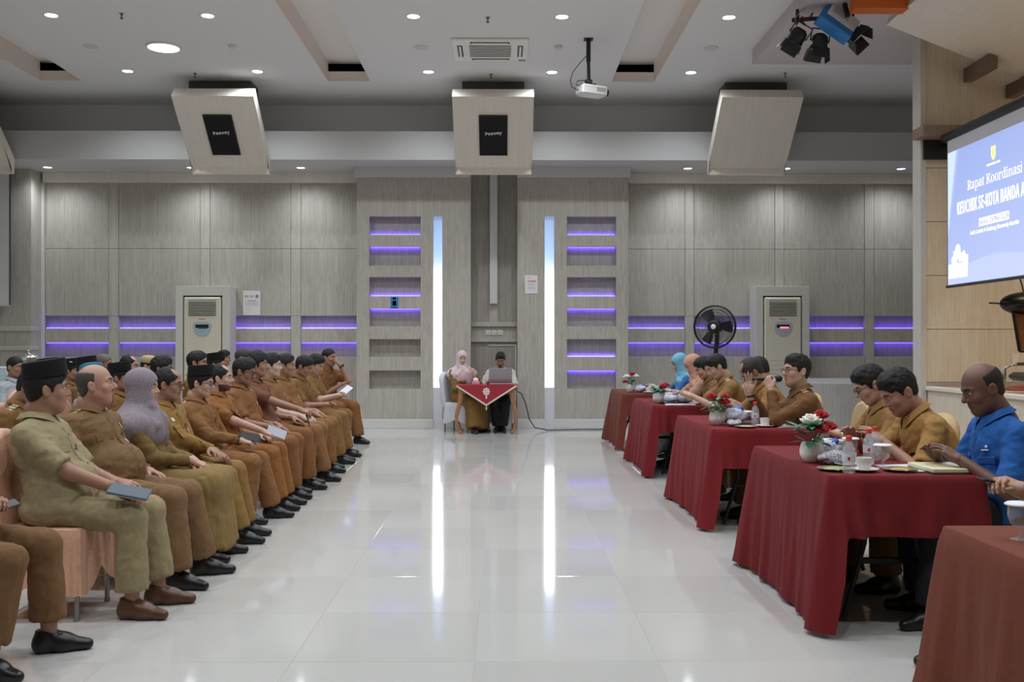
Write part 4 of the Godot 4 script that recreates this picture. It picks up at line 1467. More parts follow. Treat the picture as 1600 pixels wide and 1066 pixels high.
	part(o, "safety_wire", MB.new().tube([Vector3(-0.33, -0.24, 0.1), Vector3(-0.36, -0.14, 0.12), Vector3(-0.30, -0.06, 0.12), Vector3(-0.24, -0.02, 0.1)], 0.005, -1.0, 6).mesh(), paint("9a9a9a", 0.3, 0.7))

# ---------------------------------------------------------------- on the walls
func standing_ac(x0: float, label: String, red_display: bool, surround_label: String) -> void:
	var s := thing("unit_surround", surround_label, "surround", Vector3(x0, 0, -16.98), 0.0, "unit surrounds")
	var wm := paint("d3d2ca", 0.5)
	for q in [[-0.455, -0.33, 0.0, 2.38], [0.33, 0.455, 0.0, 2.38], [-0.33, 0.33, 2.22, 2.38]]:
		part(s, "board", box_mesh(Vector3(q[1] - q[0], q[3] - q[2], 0.42), 0.004), wm, Vector3((q[0] + q[1]) * 0.5, (q[2] + q[3]) * 0.5, 0))
	var o := thing("standing_air_conditioner", label, "air conditioner", Vector3(x0, 0, -16.93), 0.0, "standing air conditioners")
	var cream := paint("dcd7c4", 0.35)
	part(o, "body", MB.new().box(Vector3(0, 1.097, 0), Vector3(0.62, 2.194, 0.36), 0.02).mesh(), cream)
	part(o, "grille_back", box_mesh(Vector3(0.46, 0.26, 0.01), 0.002), paint("2a2a27", 0.7), Vector3(0, 2.01, 0.180))
	for k in 9:
		part(o, "louvre", MB.new().box(Vector3.ZERO, Vector3(0.46, 0.008, 0.02), 0.002, Basis(Vector3.RIGHT, 0.5)).mesh(), paint("c9c6b6", 0.4), Vector3(0, 1.90 + 0.0275 * k, 0.19))
	for k in 6: part(o, "maker_mark", box_mesh(Vector3(0.014, 0.022, 0.002), 0.0), paint("cf6a78", 0.5), Vector3(-0.05 + 0.02 * k, 1.825, 0.181))
	# shield-shaped display
	var sh := MB.new()
	var f := PackedVector3Array()
	var g := PackedVector3Array()
	for q in [Vector2(-0.15, 0.09), Vector2(-0.155, 0.02), Vector2(-0.12, -0.07), Vector2(-0.05, -0.125), Vector2(0.05, -0.125), Vector2(0.12, -0.07), Vector2(0.155, 0.02), Vector2(0.15, 0.09), Vector2(0.09, 0.115), Vector2(-0.09, 0.115)]:
		f.append(Vector3(q.x * 0.96, q.y * 0.96, 0.014)); g.append(Vector3(q.x, q.y, 0.0))
	sh.loft([g, f], true, false, true)
	var dp := part(o, "display_panel", sh.mesh(), paint("a9bcc6" if not red_display else "b4b7c4", 0.25), Vector3(0, 1.66, 0.178))
	part(dp, "screen", box_mesh(Vector3(0.22, 0.055, 0.006), 0.002), paint("1d2732", 0.2), Vector3(0, 0.045, 0.014))
	part(dp, "readout", box_mesh(Vector3(0.15, 0.03, 0.004), 0.001), glow("e02840", 0.9) if red_display else paint("2b3640", 0.3), Vector3(0.02, 0.022, 0.018))
	for k in 12:
		part(o, "lower_slot", box_mesh(Vector3(0.44, 0.007, 0.004), 0.001), paint("aaa694", 0.6), Vector3(0, 0.30 + 0.075 * k, 0.180))

func sheet(label: String, at: Vector3, size: Vector2, lines: Array, called := "wall_notice") -> void:
	var o := thing(called, label, "notice", at)
	part(o, "paper", box_mesh(Vector3(size.x, size.y, 0.004), 0.001), paint("e4e2e2", 0.6))
	for q in lines:   # x, y, width, height, colour as fractions of the sheet
		part(o, "print", box_mesh(Vector3(size.x * q[2], size.y * q[3], 0.001), 0.0), paint(q[4], 0.6), Vector3(size.x * q[0], size.y * q[1], 0.0026))

func build_wall_things() -> void:
	standing_ac(-5.04, "cream floor-standing air conditioner with a dark display, by the left wall", false, "grey-white board surround framing the left air conditioner")
	standing_ac(4.735, "cream floor-standing air conditioner with a red lit display, behind the speaker with the microphone", true, "grey-white board surround framing the right air conditioner")
	sheet("white printed notice with pictures on the left wall beside the air conditioner", Vector3(-4.32, 2.115, -17.19), Vector2(0.30, 0.42), [[-0.30, 0.27, 0.22, 0.10, "c9a9ae"], [0.0, 0.27, 0.25, 0.09, "b9b9c2"], [0.30, 0.27, 0.16, 0.13, "8c7f92"], [0.0, 0.09, 0.5, 0.025, "77777a"], [0.0, 0.02, 0.76, 0.018, "9a9c98"], [0.0, -0.04, 0.76, 0.018, "9a9c98"], [0.0, -0.10, 0.76, 0.018, "a6a8a4"], [-0.22, -0.20, 0.35, 0.015, "a6a8a4"], [-0.22, -0.30, 0.30, 0.015, "b2b4b0"], [-0.25, -0.40, 0.26, 0.012, "b2b4b0"]])
	sheet("small white notice with a pink heading on the right pillar", Vector3(0.48, 2.40, -16.595), Vector2(0.21, 0.31), [[0.05, 0.17, 0.66, 0.09, "d98fa6"], [0.0, 0.0, 0.5, 0.035, "9a9aa2"], [0.0, -0.14, 0.58, 0.03, "b8b6cc"], [0.0, -0.22, 0.58, 0.03, "b8b6cc"], [-0.2, 0.36, 0.25, 0.05, "c9c5c9"]])
	sheet("small blue card with a white label on the left pillar's niche shelf", Vector3(-1.80, 2.095, -16.595), Vector2(0.125, 0.19), [[0.0, 0.0, 1.0, 1.0, "2f86c0"], [0.0, 0.36, 0.4, 0.16, "8fc4ea"], [0.0, -0.06, 0.5, 0.42, "7d6f9c"], [0.0, -0.46, 1.0, 0.08, "a9d0d2"]], "wall_card")
	var sw := thing("switch_plate_row", "row of three white switch plates in the recess between the pillars", "switches", Vector3(-0.14, 1.60, -16.99))
	for k in 3:
		var pl := part(sw, "plate", box_mesh(Vector3(0.085, 0.085, 0.012), 0.004), paint("e4e4e0", 0.4), Vector3(-0.1 + 0.1 * k, 0, 0))
		part(pl, "rocker", box_mesh(Vector3(0.04, 0.05, 0.008), 0.002), paint("cfcfcb", 0.4), Vector3(0, 0, 0.008))
	# white pull-down screen at the left edge
	var ws := thing("roll_down_screen", "white roll-down screen at the picture's left edge", "screen", Vector3(-8.75, 3.15, -16.6))
	part(ws, "sheet", box_mesh(Vector3(1.16, 2.2, 0.006), 0.001), paint("dcdedd", 0.7))
	part(ws, "case", MB.new().box(Vector3(0, 1.13, 0), Vector3(1.22, 0.09, 0.09), 0.02).mesh(), paint("cfd0cf", 0.5))
	part(ws, "weight_bar", MB.new().tube([Vector3(-0.58, -1.11, 0), Vector3(0.58, -1.11, 0)], 0.014).mesh(), paint("b9bbba", 0.4))
	part(ws, "edge_band", box_mesh(Vector3(0.03, 2.2, 0.007), 0.001), paint("5a5c5b", 0.6), Vector3(0.572, 0, 0.001))
	projection_screen()
	pedestal_fan()
	lectern()

func projection_screen() -> void:
	# hangs along the stage and faces the guests
	var o := thing("projection_screen", "bright blue projection screen showing the meeting title, hung beside the stage", "screen", Vector3(5.04, 2.06, -10.15), -PI * 0.5)
	# local x runs towards the camera... the screen's own right is towards the camera; local +z faces the hall
	var w := 2.10
	var h := 1.50
	var im := Image.create(160, 120, false, Image.FORMAT_RGB8)
	for y in 120:
		for x in 160:
			var u := x / 159.0
			var t := y / 119.0
			var c := Color("9db0ea").lerp(Color("bccaf6"), clampf(t * 0.8 + 0.25 * u, 0.0, 1.0))
			if u < 0.10 - 0.16 * t: c = Color("d3e6fb")
			elif u < 0.13 - 0.18 * t: c = Color("aebff2")
			if t > 0.93 - 0.1 * sin(u * 3.0): c = c.lerp(Color("cfd9fa"), 0.6)
			im.set_pixel(x, y, c)
	var m := StandardMaterial3D.new()
	m.albedo_color = Color(0.25, 0.25, 0.27)
	m.emission_enabled = true
	m.emission = Color(0, 0, 0)
	m.emission_texture = ImageTexture.create_from_image(im)
	m.emission_energy_multiplier = 0.88
	var q := QuadMesh.new()
	q.size = Vector2(w, h)
	part(o, "picture", q, m, Vector3(0, h * 0.5, 0.004))
	part(o, "backing", box_mesh(Vector3(w + 0.04, h + 0.12, 0.004), 0.0), paint("1a1a1c", 0.6), Vector3(0, h * 0.5 + 0.05, 0))
	part(o, "top_margin", box_mesh(Vector3(w, 0.14, 0.003), 0.0), paint("c9cad2", 0.7), Vector3(0, h + 0.06, 0.004))
	part(o, "case", MB.new().tube([Vector3(-w * 0.5 - 0.09, h + 0.18, -0.01), Vector3(w * 0.5 + 0.09, h + 0.18, -0.01)], 0.055, -1.0, 14).mesh(), paint("15161a", 0.35))
	part(o, "weight_bar", MB.new().tube([Vector3(-w * 0.5 - 0.03, -0.015, 0), Vector3(w * 0.5 + 0.03, -0.015, 0)], 0.018, -1.0, 10).mesh(), paint("2a2c33", 0.4))
	part(o, "wall_bracket", MB.new().box(Vector3(-w * 0.5 - 0.22, h + 0.14, -0.10), Vector3(0.30, 0.045, 0.05), 0.006).box(Vector3(-w * 0.5 - 0.355, h + 0.13, -0.02), Vector3(0.02, 0.28, 0.30), 0.004).mesh(), paint("121316", 0.45))
	var lit := glow("f4f4ff", 1.05)
	var gold := glow("f0e2b8", 1.0)
	var x0 := 0.0
	part(o, "lettering", text_mesh("Rapat Koordinasi", 0.10, false, true, true, 0.001), gold, Vector3(x0, 1.05, 0.006))
	var tt := part(o, "lettering", text_mesh("KEUCHIK SE-KOTA BANDA ACEH", 0.135, true, false, false, 0.001), lit, Vector3(x0, 0.83, 0.006))
	tt.scale = Vector3(0.58, 1.0, 1.0)
	part(o, "date_pill", box_mesh(Vector3(0.62, 0.085, 0.001), 0.0), lit, Vector3(x0, 0.62, 0.006))
	part(o, "lettering", text_mesh("Selasa, 28 Mei 2024", 0.05, false, false, false, 0.001), paint("6a78b8", 0.6), Vector3(x0, 0.62, 0.008))
	part(o, "lettering", text_mesh("Aula Lantai 4 Gedung Mawardy Nurdin", 0.042, false, false, false, 0.001), lit, Vector3(x0, 0.53, 0.006))
	# town emblem: a shield with a small tower
	var e := MB.new()
	var f := PackedVector3Array()
	for p in [Vector2(-0.05, 0.07), Vector2(-0.05, -0.02), Vector2(-0.03, -0.06), Vector2(0, -0.08), Vector2(0.03, -0.06), Vector2(0.05, -0.02), Vector2(0.05, 0.07)]:
		f.append(Vector3(p.x, p.y, 0))
	e.fan(f, false)
	var em := part(o, "emblem", e.mesh(), glow("d8c84a", 0.9), Vector3(x0, 1.30, 0.006))
	part(em, "emblem_tower", box_mesh(Vector3(0.02, 0.08, 0.001), 0.0), glow("8f8a40", 0.7), Vector3(0, 0.01, 0.001))
	part(o, "lettering", text_mesh("KOTA BANDA ACEH", 0.022, true, false, false, 0.001), lit, Vector3(x0, 1.19, 0.006))
	# drawing of a domed building in the corner
	var bd := MB.new()
	for p in [[-0.80, 0.10, 0.46, 0.16], [-0.86, 0.24, 0.10, 0.16], [-0.74, 0.24, 0.08, 0.10], [-0.62, 0.20, 0.12, 0.12]]:
		bd.box(Vector3(p[0], p[1] + 0.05, 0), Vector3(p[2], p[3], 0.0006))
	for p in [[-0.80, 0.36, 0.07], [-0.66, 0.30, 0.05], [-0.92, 0.27, 0.04]]:
		bd.ball(Vector3(p[0], p[1], 0), Vector3(p[2], p[2] * 1.2, 0.0004), 12, 8)
	part(o, "building_drawing", bd.mesh(), glow("cfe0f8", 0.95), Vector3(0, 0, 0.0055))

func pedestal_fan() -> void:
	var o := thing("pedestal_fan", "black pedestal fan with a white hub standing behind the tables", "fan", Vector3(2.72, 0, -12.7))
	var black := paint("17181a", 0.4)
	part(o, "base", MB.new().lathe([Vector2(0.24, 0.0), Vector2(0.24, 0.02), Vector2(0.22, 0.035), Vector2(0.05, 0.06), Vector2(0.03, 0.10)], 28).mesh(), black)
	part(o, "pole", MB.new().tube([Vector3(0, 0.05, 0), Vector3(0, 1.30, 0)], 0.022, 0.018).tube([Vector3(0, 0.5, 0), Vector3(0, 1.0, 0)], 0.032).mesh(), black)
	var bs := Basis(Vector3.UP, deg_to_rad(-28.0))
	var ctr := Vector3(0, 1.62, 0)
	var hd := part(o, "motor_housing", MB.new().lathe([Vector2(0.001, -0.17), Vector2(0.05, -0.165), Vector2(0.075, -0.12), Vector2(0.08, -0.05), Vector2(0.06, -0.03)], 18, Transform3D(Basis(Vector3.RIGHT, PI * 0.5), Vector3.ZERO)).tube([Vector3(0, -0.02, -0.09), Vector3(0, -0.20, -0.08), Vector3(0, -0.34, -0.02)], 0.03).mesh(), black)
	hd.transform = Transform3D(bs, ctr)
	var cage := MB.new()
	for z in [0.075, -0.03]:
		for r in [0.265, 0.225, 0.185, 0.145, 0.105]:
			var pts := []
			for k in 41: pts.append(Vector3(cos(TAU * k / 40.0) * r, sin(TAU * k / 40.0) * r, z - 0.25 * r * r * signf(z)))
			cage.tube(pts, 0.004 if r > 0.2 else 0.002, -1.0, 5)
		for k in 72:
			var a := TAU * k / 72.0
			cage.tube([Vector3(cos(a) * 0.07, sin(a) * 0.07, z), Vector3(cos(a) * 0.18, sin(a) * 0.18, z - 0.012 * signf(z)), Vector3(cos(a) * 0.265, sin(a) * 0.265, z - 0.02 * signf(z))], 0.0014, -1.0, 4, false)
	var rim := []
	for k in 41: rim.append(Vector3(cos(TAU * k / 40.0) * 0.268, sin(TAU * k / 40.0) * 0.268, 0.022))
	cage.tube(rim, 0.014, -1.0, 6)
	part(o, "cage", cage.mesh(), paint("1b1c1e", 0.45)).transform = Transform3D(bs, ctr)
	var hub := MB.new().lathe([Vector2(0.001, 0.088), Vector2(0.07, 0.084), Vector2(0.085, 0.072), Vector2(0.085, 0.06)], 22, Transform3D(Basis(Vector3.RIGHT, PI * 0.5), Vector3.ZERO))
	part(o, "hub_plate", hub.mesh(), black).transform = Transform3D(bs, ctr)
	part(o, "hub_badge", MB.new().lathe([Vector2(0.001, 0.094), Vector2(0.030, 0.092), Vector2(0.033, 0.085)], 20, Transform3D(Basis(Vector3.RIGHT, PI * 0.5), Vector3.ZERO)).mesh(), paint("e8eaf0", 0.3)).transform = Transform3D(bs, ctr)
	for k in 3:
		var bl := MB.new()
		var top := []
		var a0 := TAU * k / 3.0
		for j in 6:
			var r := 0.04 + 0.038 * j
			var row := PackedVector3Array()
			for i in 5:
				var a := a0 + (i - 2.0) * (0.16 + 0.05 * sin(PI * j / 5.0))
				row.append(Vector3(cos(a) * r, sin(a) * r, 0.02 + 0.018 * (i - 2.0)))
			top.append(row)
		bl.loft(top, false, false, false)
		part(o, "blade", bl.mesh(), paint("222326", 0.35)).transform = Transform3D(bs, ctr)

func lectern() -> void:
	# carved lectern on the stage, cut by the right edge of the picture
	var o := thing("lectern", "black lectern with a gold emblem on its oval top, on the stage", "lectern", Vector3(5.60, 0.90, -10.6))
	var black := paint("101012", 0.35)
	part(o, "oval_top", MB.new().ball(Vector3(0, 0.93, 0), Vector3(0.27, 0.125, 0.17), 28, 14).mesh(), black)
	part(o, "emblem", MB.new().ball(Vector3(0, 0.95, 0.165), Vector3(0.055, 0.07, 0.012), 14, 8).mesh(), paint("c9a24a", 0.4))
	part(o, "emblem_field", MB.new().ball(Vector3(0, 0.95, 0.172), Vector3(0.035, 0.045, 0.010), 12, 8).mesh(), paint("f0ead8", 0.4))
	part(o, "frame", MB.new().tube([Vector3(-0.16, 0.84, 0.05), Vector3(-0.09, 0.42, 0.05)], 0.018).tube([Vector3(0.16, 0.84, 0.05), Vector3(0.09, 0.42, 0.05)], 0.018).tube([Vector3(-0.09, 0.42, 0.05), Vector3(0.09, 0.42, 0.05)], 0.018).mesh(), black)
	var wv := MB.new()
	wv.loft([PackedVector3Array([Vector3(-0.085, 0.42, 0.04), Vector3(0.085, 0.42, 0.04)]), PackedVector3Array([Vector3(-0.15, 0.84, 0.04), Vector3(0.15, 0.84, 0.04)])], false, false, false)
	part(o, "carved_panel", wv.mesh(), spotted("a5672e", "4a2a12", 14.0, 5))
	part(o, "post", MB.new().tube([Vector3(0, 0.03, 0), Vector3(0, 0.45, 0)], 0.016).mesh(), paint("d5d5d2", 0.3))
	part(o, "foot", MB.new().lathe([Vector2(0.20, 0.0), Vector2(0.20, 0.02), Vector2(0.17, 0.04), Vector2(0.04, 0.06), Vector2(0.001, 0.06)], 24).mesh(), paint("7a2a22", 0.4))
	part(o, "pen_arm", MB.new().tube([Vector3(-0.25, 0.93, 0.0), Vector3(-0.40, 0.935, 0.02)], 0.010, -1.0, 8).mesh(), black)
	part(o, "gooseneck_microphone", MB.new().tube([Vector3(-0.02, 1.04, 0.0), Vector3(-0.035, 1.12, 0.0), Vector3(-0.07, 1.20, 0.02), Vector3(-0.06, 1.25, 0.03)], 0.008, -1.0, 8).ball(Vector3(-0.06, 1.26, 0.03), Vector3(0.018, 0.03, 0.018)).mesh(), paint("2a2a2c", 0.4))
	# black leather armchair with a steel frame on the stage
	var c := thing("stage_armchair", "black leather armchair with a curved steel arm at the stage's edge", "armchair", Vector3(5.38, 0.90, -9.8), -PI * 0.5)
	c.scale = Vector3(0.9, 0.62, 0.9)
	part(c, "seat", MB.new().box(Vector3(0, 0.27, 0), Vector3(0.62, 0.14, 0.56), 0.05).mesh(), paint("1c201f", 0.35))
	part(c, "backrest", MB.new().box(Vector3(0, 0.42, -0.27), Vector3(0.62, 0.34, 0.12), 0.05).mesh(), paint("1a1c1c", 0.35))
	for s in [-1.0, 1.0]:
		part(c, "arm", MB.new().tube([Vector3(s * 0.33, 0.45, -0.26), Vector3(s * 0.33, 0.46, 0.20), Vector3(s * 0.33, 0.40, 0.29), Vector3(s * 0.33, 0.02, 0.30)], 0.02, -1.0, 10).mesh(), paint("c0c2c4", 0.2, 0.9))
		part(c, "arm_pad", MB.new().box(Vector3(s * 0.33, 0.475, -0.05), Vector3(0.06, 0.045, 0.42), 0.02).mesh(), paint("141516", 0.4))
		part(c, "leg", MB.new().tube([Vector3(s * 0.33, 0.45, -0.28), Vector3(s * 0.33, 0.0, -0.30)], 0.018, -1.0, 8).mesh(), paint("c0c2c4", 0.2, 0.9))
	var st := thing("stage_cable_outlet", "small white wall outlet on the cream stage wall", "outlet", Vector3(6.0, 1.22, -11.59))
	part(st, "plate", box_mesh(Vector3(0.09, 0.12, 0.012), 0.003), paint("e2dfd6", 0.4))

# ---------------------------------------------------------------- who sits where
func cast_list() -> Array:
	var lap := {"bl": 0.2, "br": 0.2}
	var L: Array = []
	var add := func(d: Dictionary) -> void: L.append(d)
	var khaki := "8c6840"
	# front row of guests, facing the tables; x is across, dep along the hall
	add.call({"x": -2.46, "dep": 4.35, "scale": 0.96, "shirt": "84603a", "legs": "7c5834", "skin": 1, "grip_left": "hold", "grip_right": "hold", "pose": {"fat": 0.3, "wl": Vector3(0.06, 0.72, 0.22), "wr": Vector3(-0.04, 0.71, 0.20), "al": Vector3(0.16, 0.09, 0.44), "ar": Vector3(-0.22, 0.09, 0.34), "head": [0, 20, 0], "hem": 0.345}, "label": "person in brown trousers cut off by the left edge, only knees and black shoes seen"})
	add.call({"x": -2.30, "dep": 5.2, "scale": 1.0, "shirt": "a69874", "legs": "a0916c", "skin": 1, "peci": "0b0b0c", "hair": 0, "shoe": "5a3a26", "face": [1.03, 0.4, 0.6, 0], "pose": {"fat": 0.85, "lean": -11, "upright": true, "head": [30, 2, 0], "wl": Vector3(0.10, 0.63, 0.30), "wr": Vector3(-0.10, 0.645, 0.34), "al": Vector3(0.13, 0.09, 0.47), "ar": Vector3(-0.15, 0.09, 0.43), "bl": 0.15, "br": 0.15, "hem": 0.36}, "grip_right": "hold", "label": "man in a pale khaki short-sleeved suit and black cap, nearest whole figure"})
	add.call({"x": -2.30, "dep": 5.85, "scale": 1.0, "shirt": "80613c", "legs": "836240", "skin": 0, "hair": 2, "hair_tone": "4a3f3a", "face": [1.08, 0.95, 0.8, 3], "boards": "b59a52", "badges": [[0, "name"], [2, "disc", "c9a05a"], [4, "disc", "d8d8d8"]], "pose": {"fat": 1.15, "lean": -14, "upright": true, "twist": -14, "head": [27, -6, 0], "short": false, "wl": Vector3(0.20, 0.62, 0.16), "wr": Vector3(-0.24, 0.62, 0.12), "al": Vector3(0.16, 0.09, 0.50), "ar": Vector3(-0.18, 0.09, 0.46)}, "label": "stout balding man in brown uniform with gold shoulder boards"})
	add.call({"x": -2.29, "dep": 6.5, "scale": 0.955, "shirt": "7d6434", "legs": "8f7440", "skin": 2, "hijab": ["92888f", "7d737b"], "face": [0.94, 0.15, 0.2, 0], "pose": {"skirt": true, "short": false, "lean": -8, "upright": true, "head": [4, 2, 0], "wl": Vector3(0.02, 0.66, 0.29), "wr": Vector3(-0.05, 0.665, 0.30), "bl": 0.3, "br": 0.3}, "label": "woman in a patterned grey headscarf and olive-brown jacket, in the front row"})
	add.call({"x": -2.33, "dep": 7.1, "scale": 0.955, "shirt": "987236", "legs": "94713a", "skin": 1, "hair": 1, "glasses": true, "face": [1.0, 0.3, 0.7, 0], "badges": [[0, "name"], [3, "patch", "c9c4b8"], [4, "disc", "d5d0c4"]], "pose": {"lean": -9, "upright": true, "fat": 0.35, "twist": -14, "head": [15, 6, 0], "short": false, "wl": Vector3(-0.02, 0.68, 0.27), "wr": Vector3(0.0, 0.66, 0.30), "bl": 0.3, "br": 0.2}, "label": "balding man in ochre uniform with glasses, beside the woman in the grey headscarf"})
	add.call({"x": -2.33, "dep": 7.85, "scale": 0.94, "shirt": "8d6134", "legs": "8f6236", "skin": 2, "peci": "0b0b0c", "hair": 0, "glasses": true, "face": [0.98, 0.15, 0.5, 0], "badges": [[0, "name"]], "grip_right": "hold", "watch": "right", "pose": {"lean": -9, "upright": true, "fat": 0.1, "twist": -14, "head": [13, 8, 0], "short": false, "wl": Vector3(0.10, 0.66, 0.30), "wr": Vector3(-0.06, 0.68, 0.30)}, "label": "man in brown uniform with glasses and a tall black cap, front row"})
	add.call({"x": -2.34, "dep": 8.5, "scale": 0.955, "shirt": "935f28", "legs": "94602a", "skin": 2, "hair": 1, "face": [0.98, 0.1, 0.8, 2], "badges": [[0, "patch", "cfc8ba"], [1, "name"]], "grip_right": "hold", "pose": {"lean": -11, "upright": true, "fat": 0.2, "twist": -14, "head": [19, 0, 0], "wr": Vector3(-0.08, 0.69, 0.33), "bl": 0.2}, "label": "bearded man in orange-brown uniform with a receding hairline"})
	add.call({"x": -2.33, "dep": 9.1, "scale": 0.99, "shirt": "8a5c30", "legs": "8a5a2e", "skin": 3, "hair": 0, "glasses": true, "face": [1.02, 0.4, 0.6, 1], "badges": [[0, "disc", "c8c0b0"]], "pose": {"lean": -7, "upright": true, "fat": 0.4, "twist": -14, "head": [9, 14, 0], "bl": 0.25, "br": 0.25}, "label": "dark-skinned man with glasses looking down, behind the bearded man"})
	add.call({"x": -2.33, "dep": 9.7, "scale": 1.03, "shirt": "7a4a34", "legs": "8a5a2e", "batik": "5f3626", "skin": 1, "hair": 4, "face": [1.0, 0.1, 0.6, 0], "grip_right": "hold", "pose": {"lean": -10, "upright": true, "twist": -14, "head": [23, 0, 0], "wr": Vector3(-0.06, 0.74, 0.36), "bl": 0.2}, "label": "man in a reddish brown shirt with thick black hair, middle of the front row"})
	add.call({"x": -2.33, "dep": 10.3, "scale": 1.015, "shirt": "8d6236", "legs": "8f6438", "skin": 4, "hair": 0, "face": [0.97, 0.2, 0.5, 0], "badges": [[0, "patch", "d8d2c4"]], "pose": {"lean": -10, "upright": true, "fat": 0.2, "twist": -14, "head": [17, 2, 0], "bl": 0.2, "br": 0.2}, "label": "fair-faced man in brown uniform, right behind the man in the reddish shirt"})
	add.call({"x": -2.33, "dep": 10.95, "scale": 1.005, "shirt": "8a5e2e", "legs": "8c6030", "skin": 1, "hair": 0, "face": [1.06, 0.7, 0.7, 1], "badges": [[0, "name"], [4, "disc", "d8d2c4"]], "pose": {"lean": -10, "upright": true, "fat": 0.7, "twist": -14, "head": [17, 4, 0], "bl": 0.2, "br": 0.2}, "label": "round-faced smiling man in brown uniform with thick black hair, front row"})
	add.call({"x": -2.40, "dep": 11.7, "scale": 0.99, "shirt": "86602f", "legs": "8a6232", "skin": 1, "hair": 0, "face": [1.0, 0.2, 0.6, 0], "badges": [[0, "patch", "cfc8b4"], [4, "name"]], "grip_right": "hold", "pose": {"lean": 6, "twist": -14, "head": [5, 20, 0], "wl": Vector3(0.04, 0.70, 0.34), "wr": Vector3(-0.04, 0.70, 0.33)}, "label": "man in brown uniform bending over his hands, second before the row's end"})
	add.call({"x": -2.40, "dep": 12.5, "scale": 1.0, "shirt": "8d6634", "legs": "90683a", "skin": 2, "hair": 0, "face": [1.0, 0.2, 0.6, 0], "badges": [[0, "patch", "cfc8b4"]], "grip_right": "hold", "grip_left": "hold", "pose": {"lean": 4, "twist": -14, "head": [3, 24, 0], "wl": Vector3(0.05, 0.76, 0.34), "wr": Vector3(-0.05, 0.76, 0.34), "kr": Vector3(-0.25, 0.8, 1.0)}, "label": "man in brown uniform reading a paper at the far end of the front row"})
	add.call({"x": -2.52, "dep": 14.2, "yaw": 52.0, "scale": 1.04, "shirt": "85572a", "legs": "86562a", "skin": 1, "hair": 3, "face": [0.98, 0.15, 0.6, 0], "grip_left": "hold", "watch": "left", "pose": {"lean": 8, "upright": true, "head": [14, 2, 0], "wl": Vector3(0.05, 1.06, 0.24), "el": Vector3(0.3, -1, 0.6), "dl": Vector3(-0.5, 0.7, -0.3), "ul": Vector3(0.4, 0.3, 1.0), "wr": Vector3(0.08, 0.80, 0.24), "al": Vector3(0.14, 0.09, 0.5), "ar": Vector3(-0.1, 0.09, 0.36)}, "label": "man in brown uniform with his hand at his chin, apart at the row's far end"})
	# rows behind, mostly heads and shoulders
	var back := "guests in the rows behind"
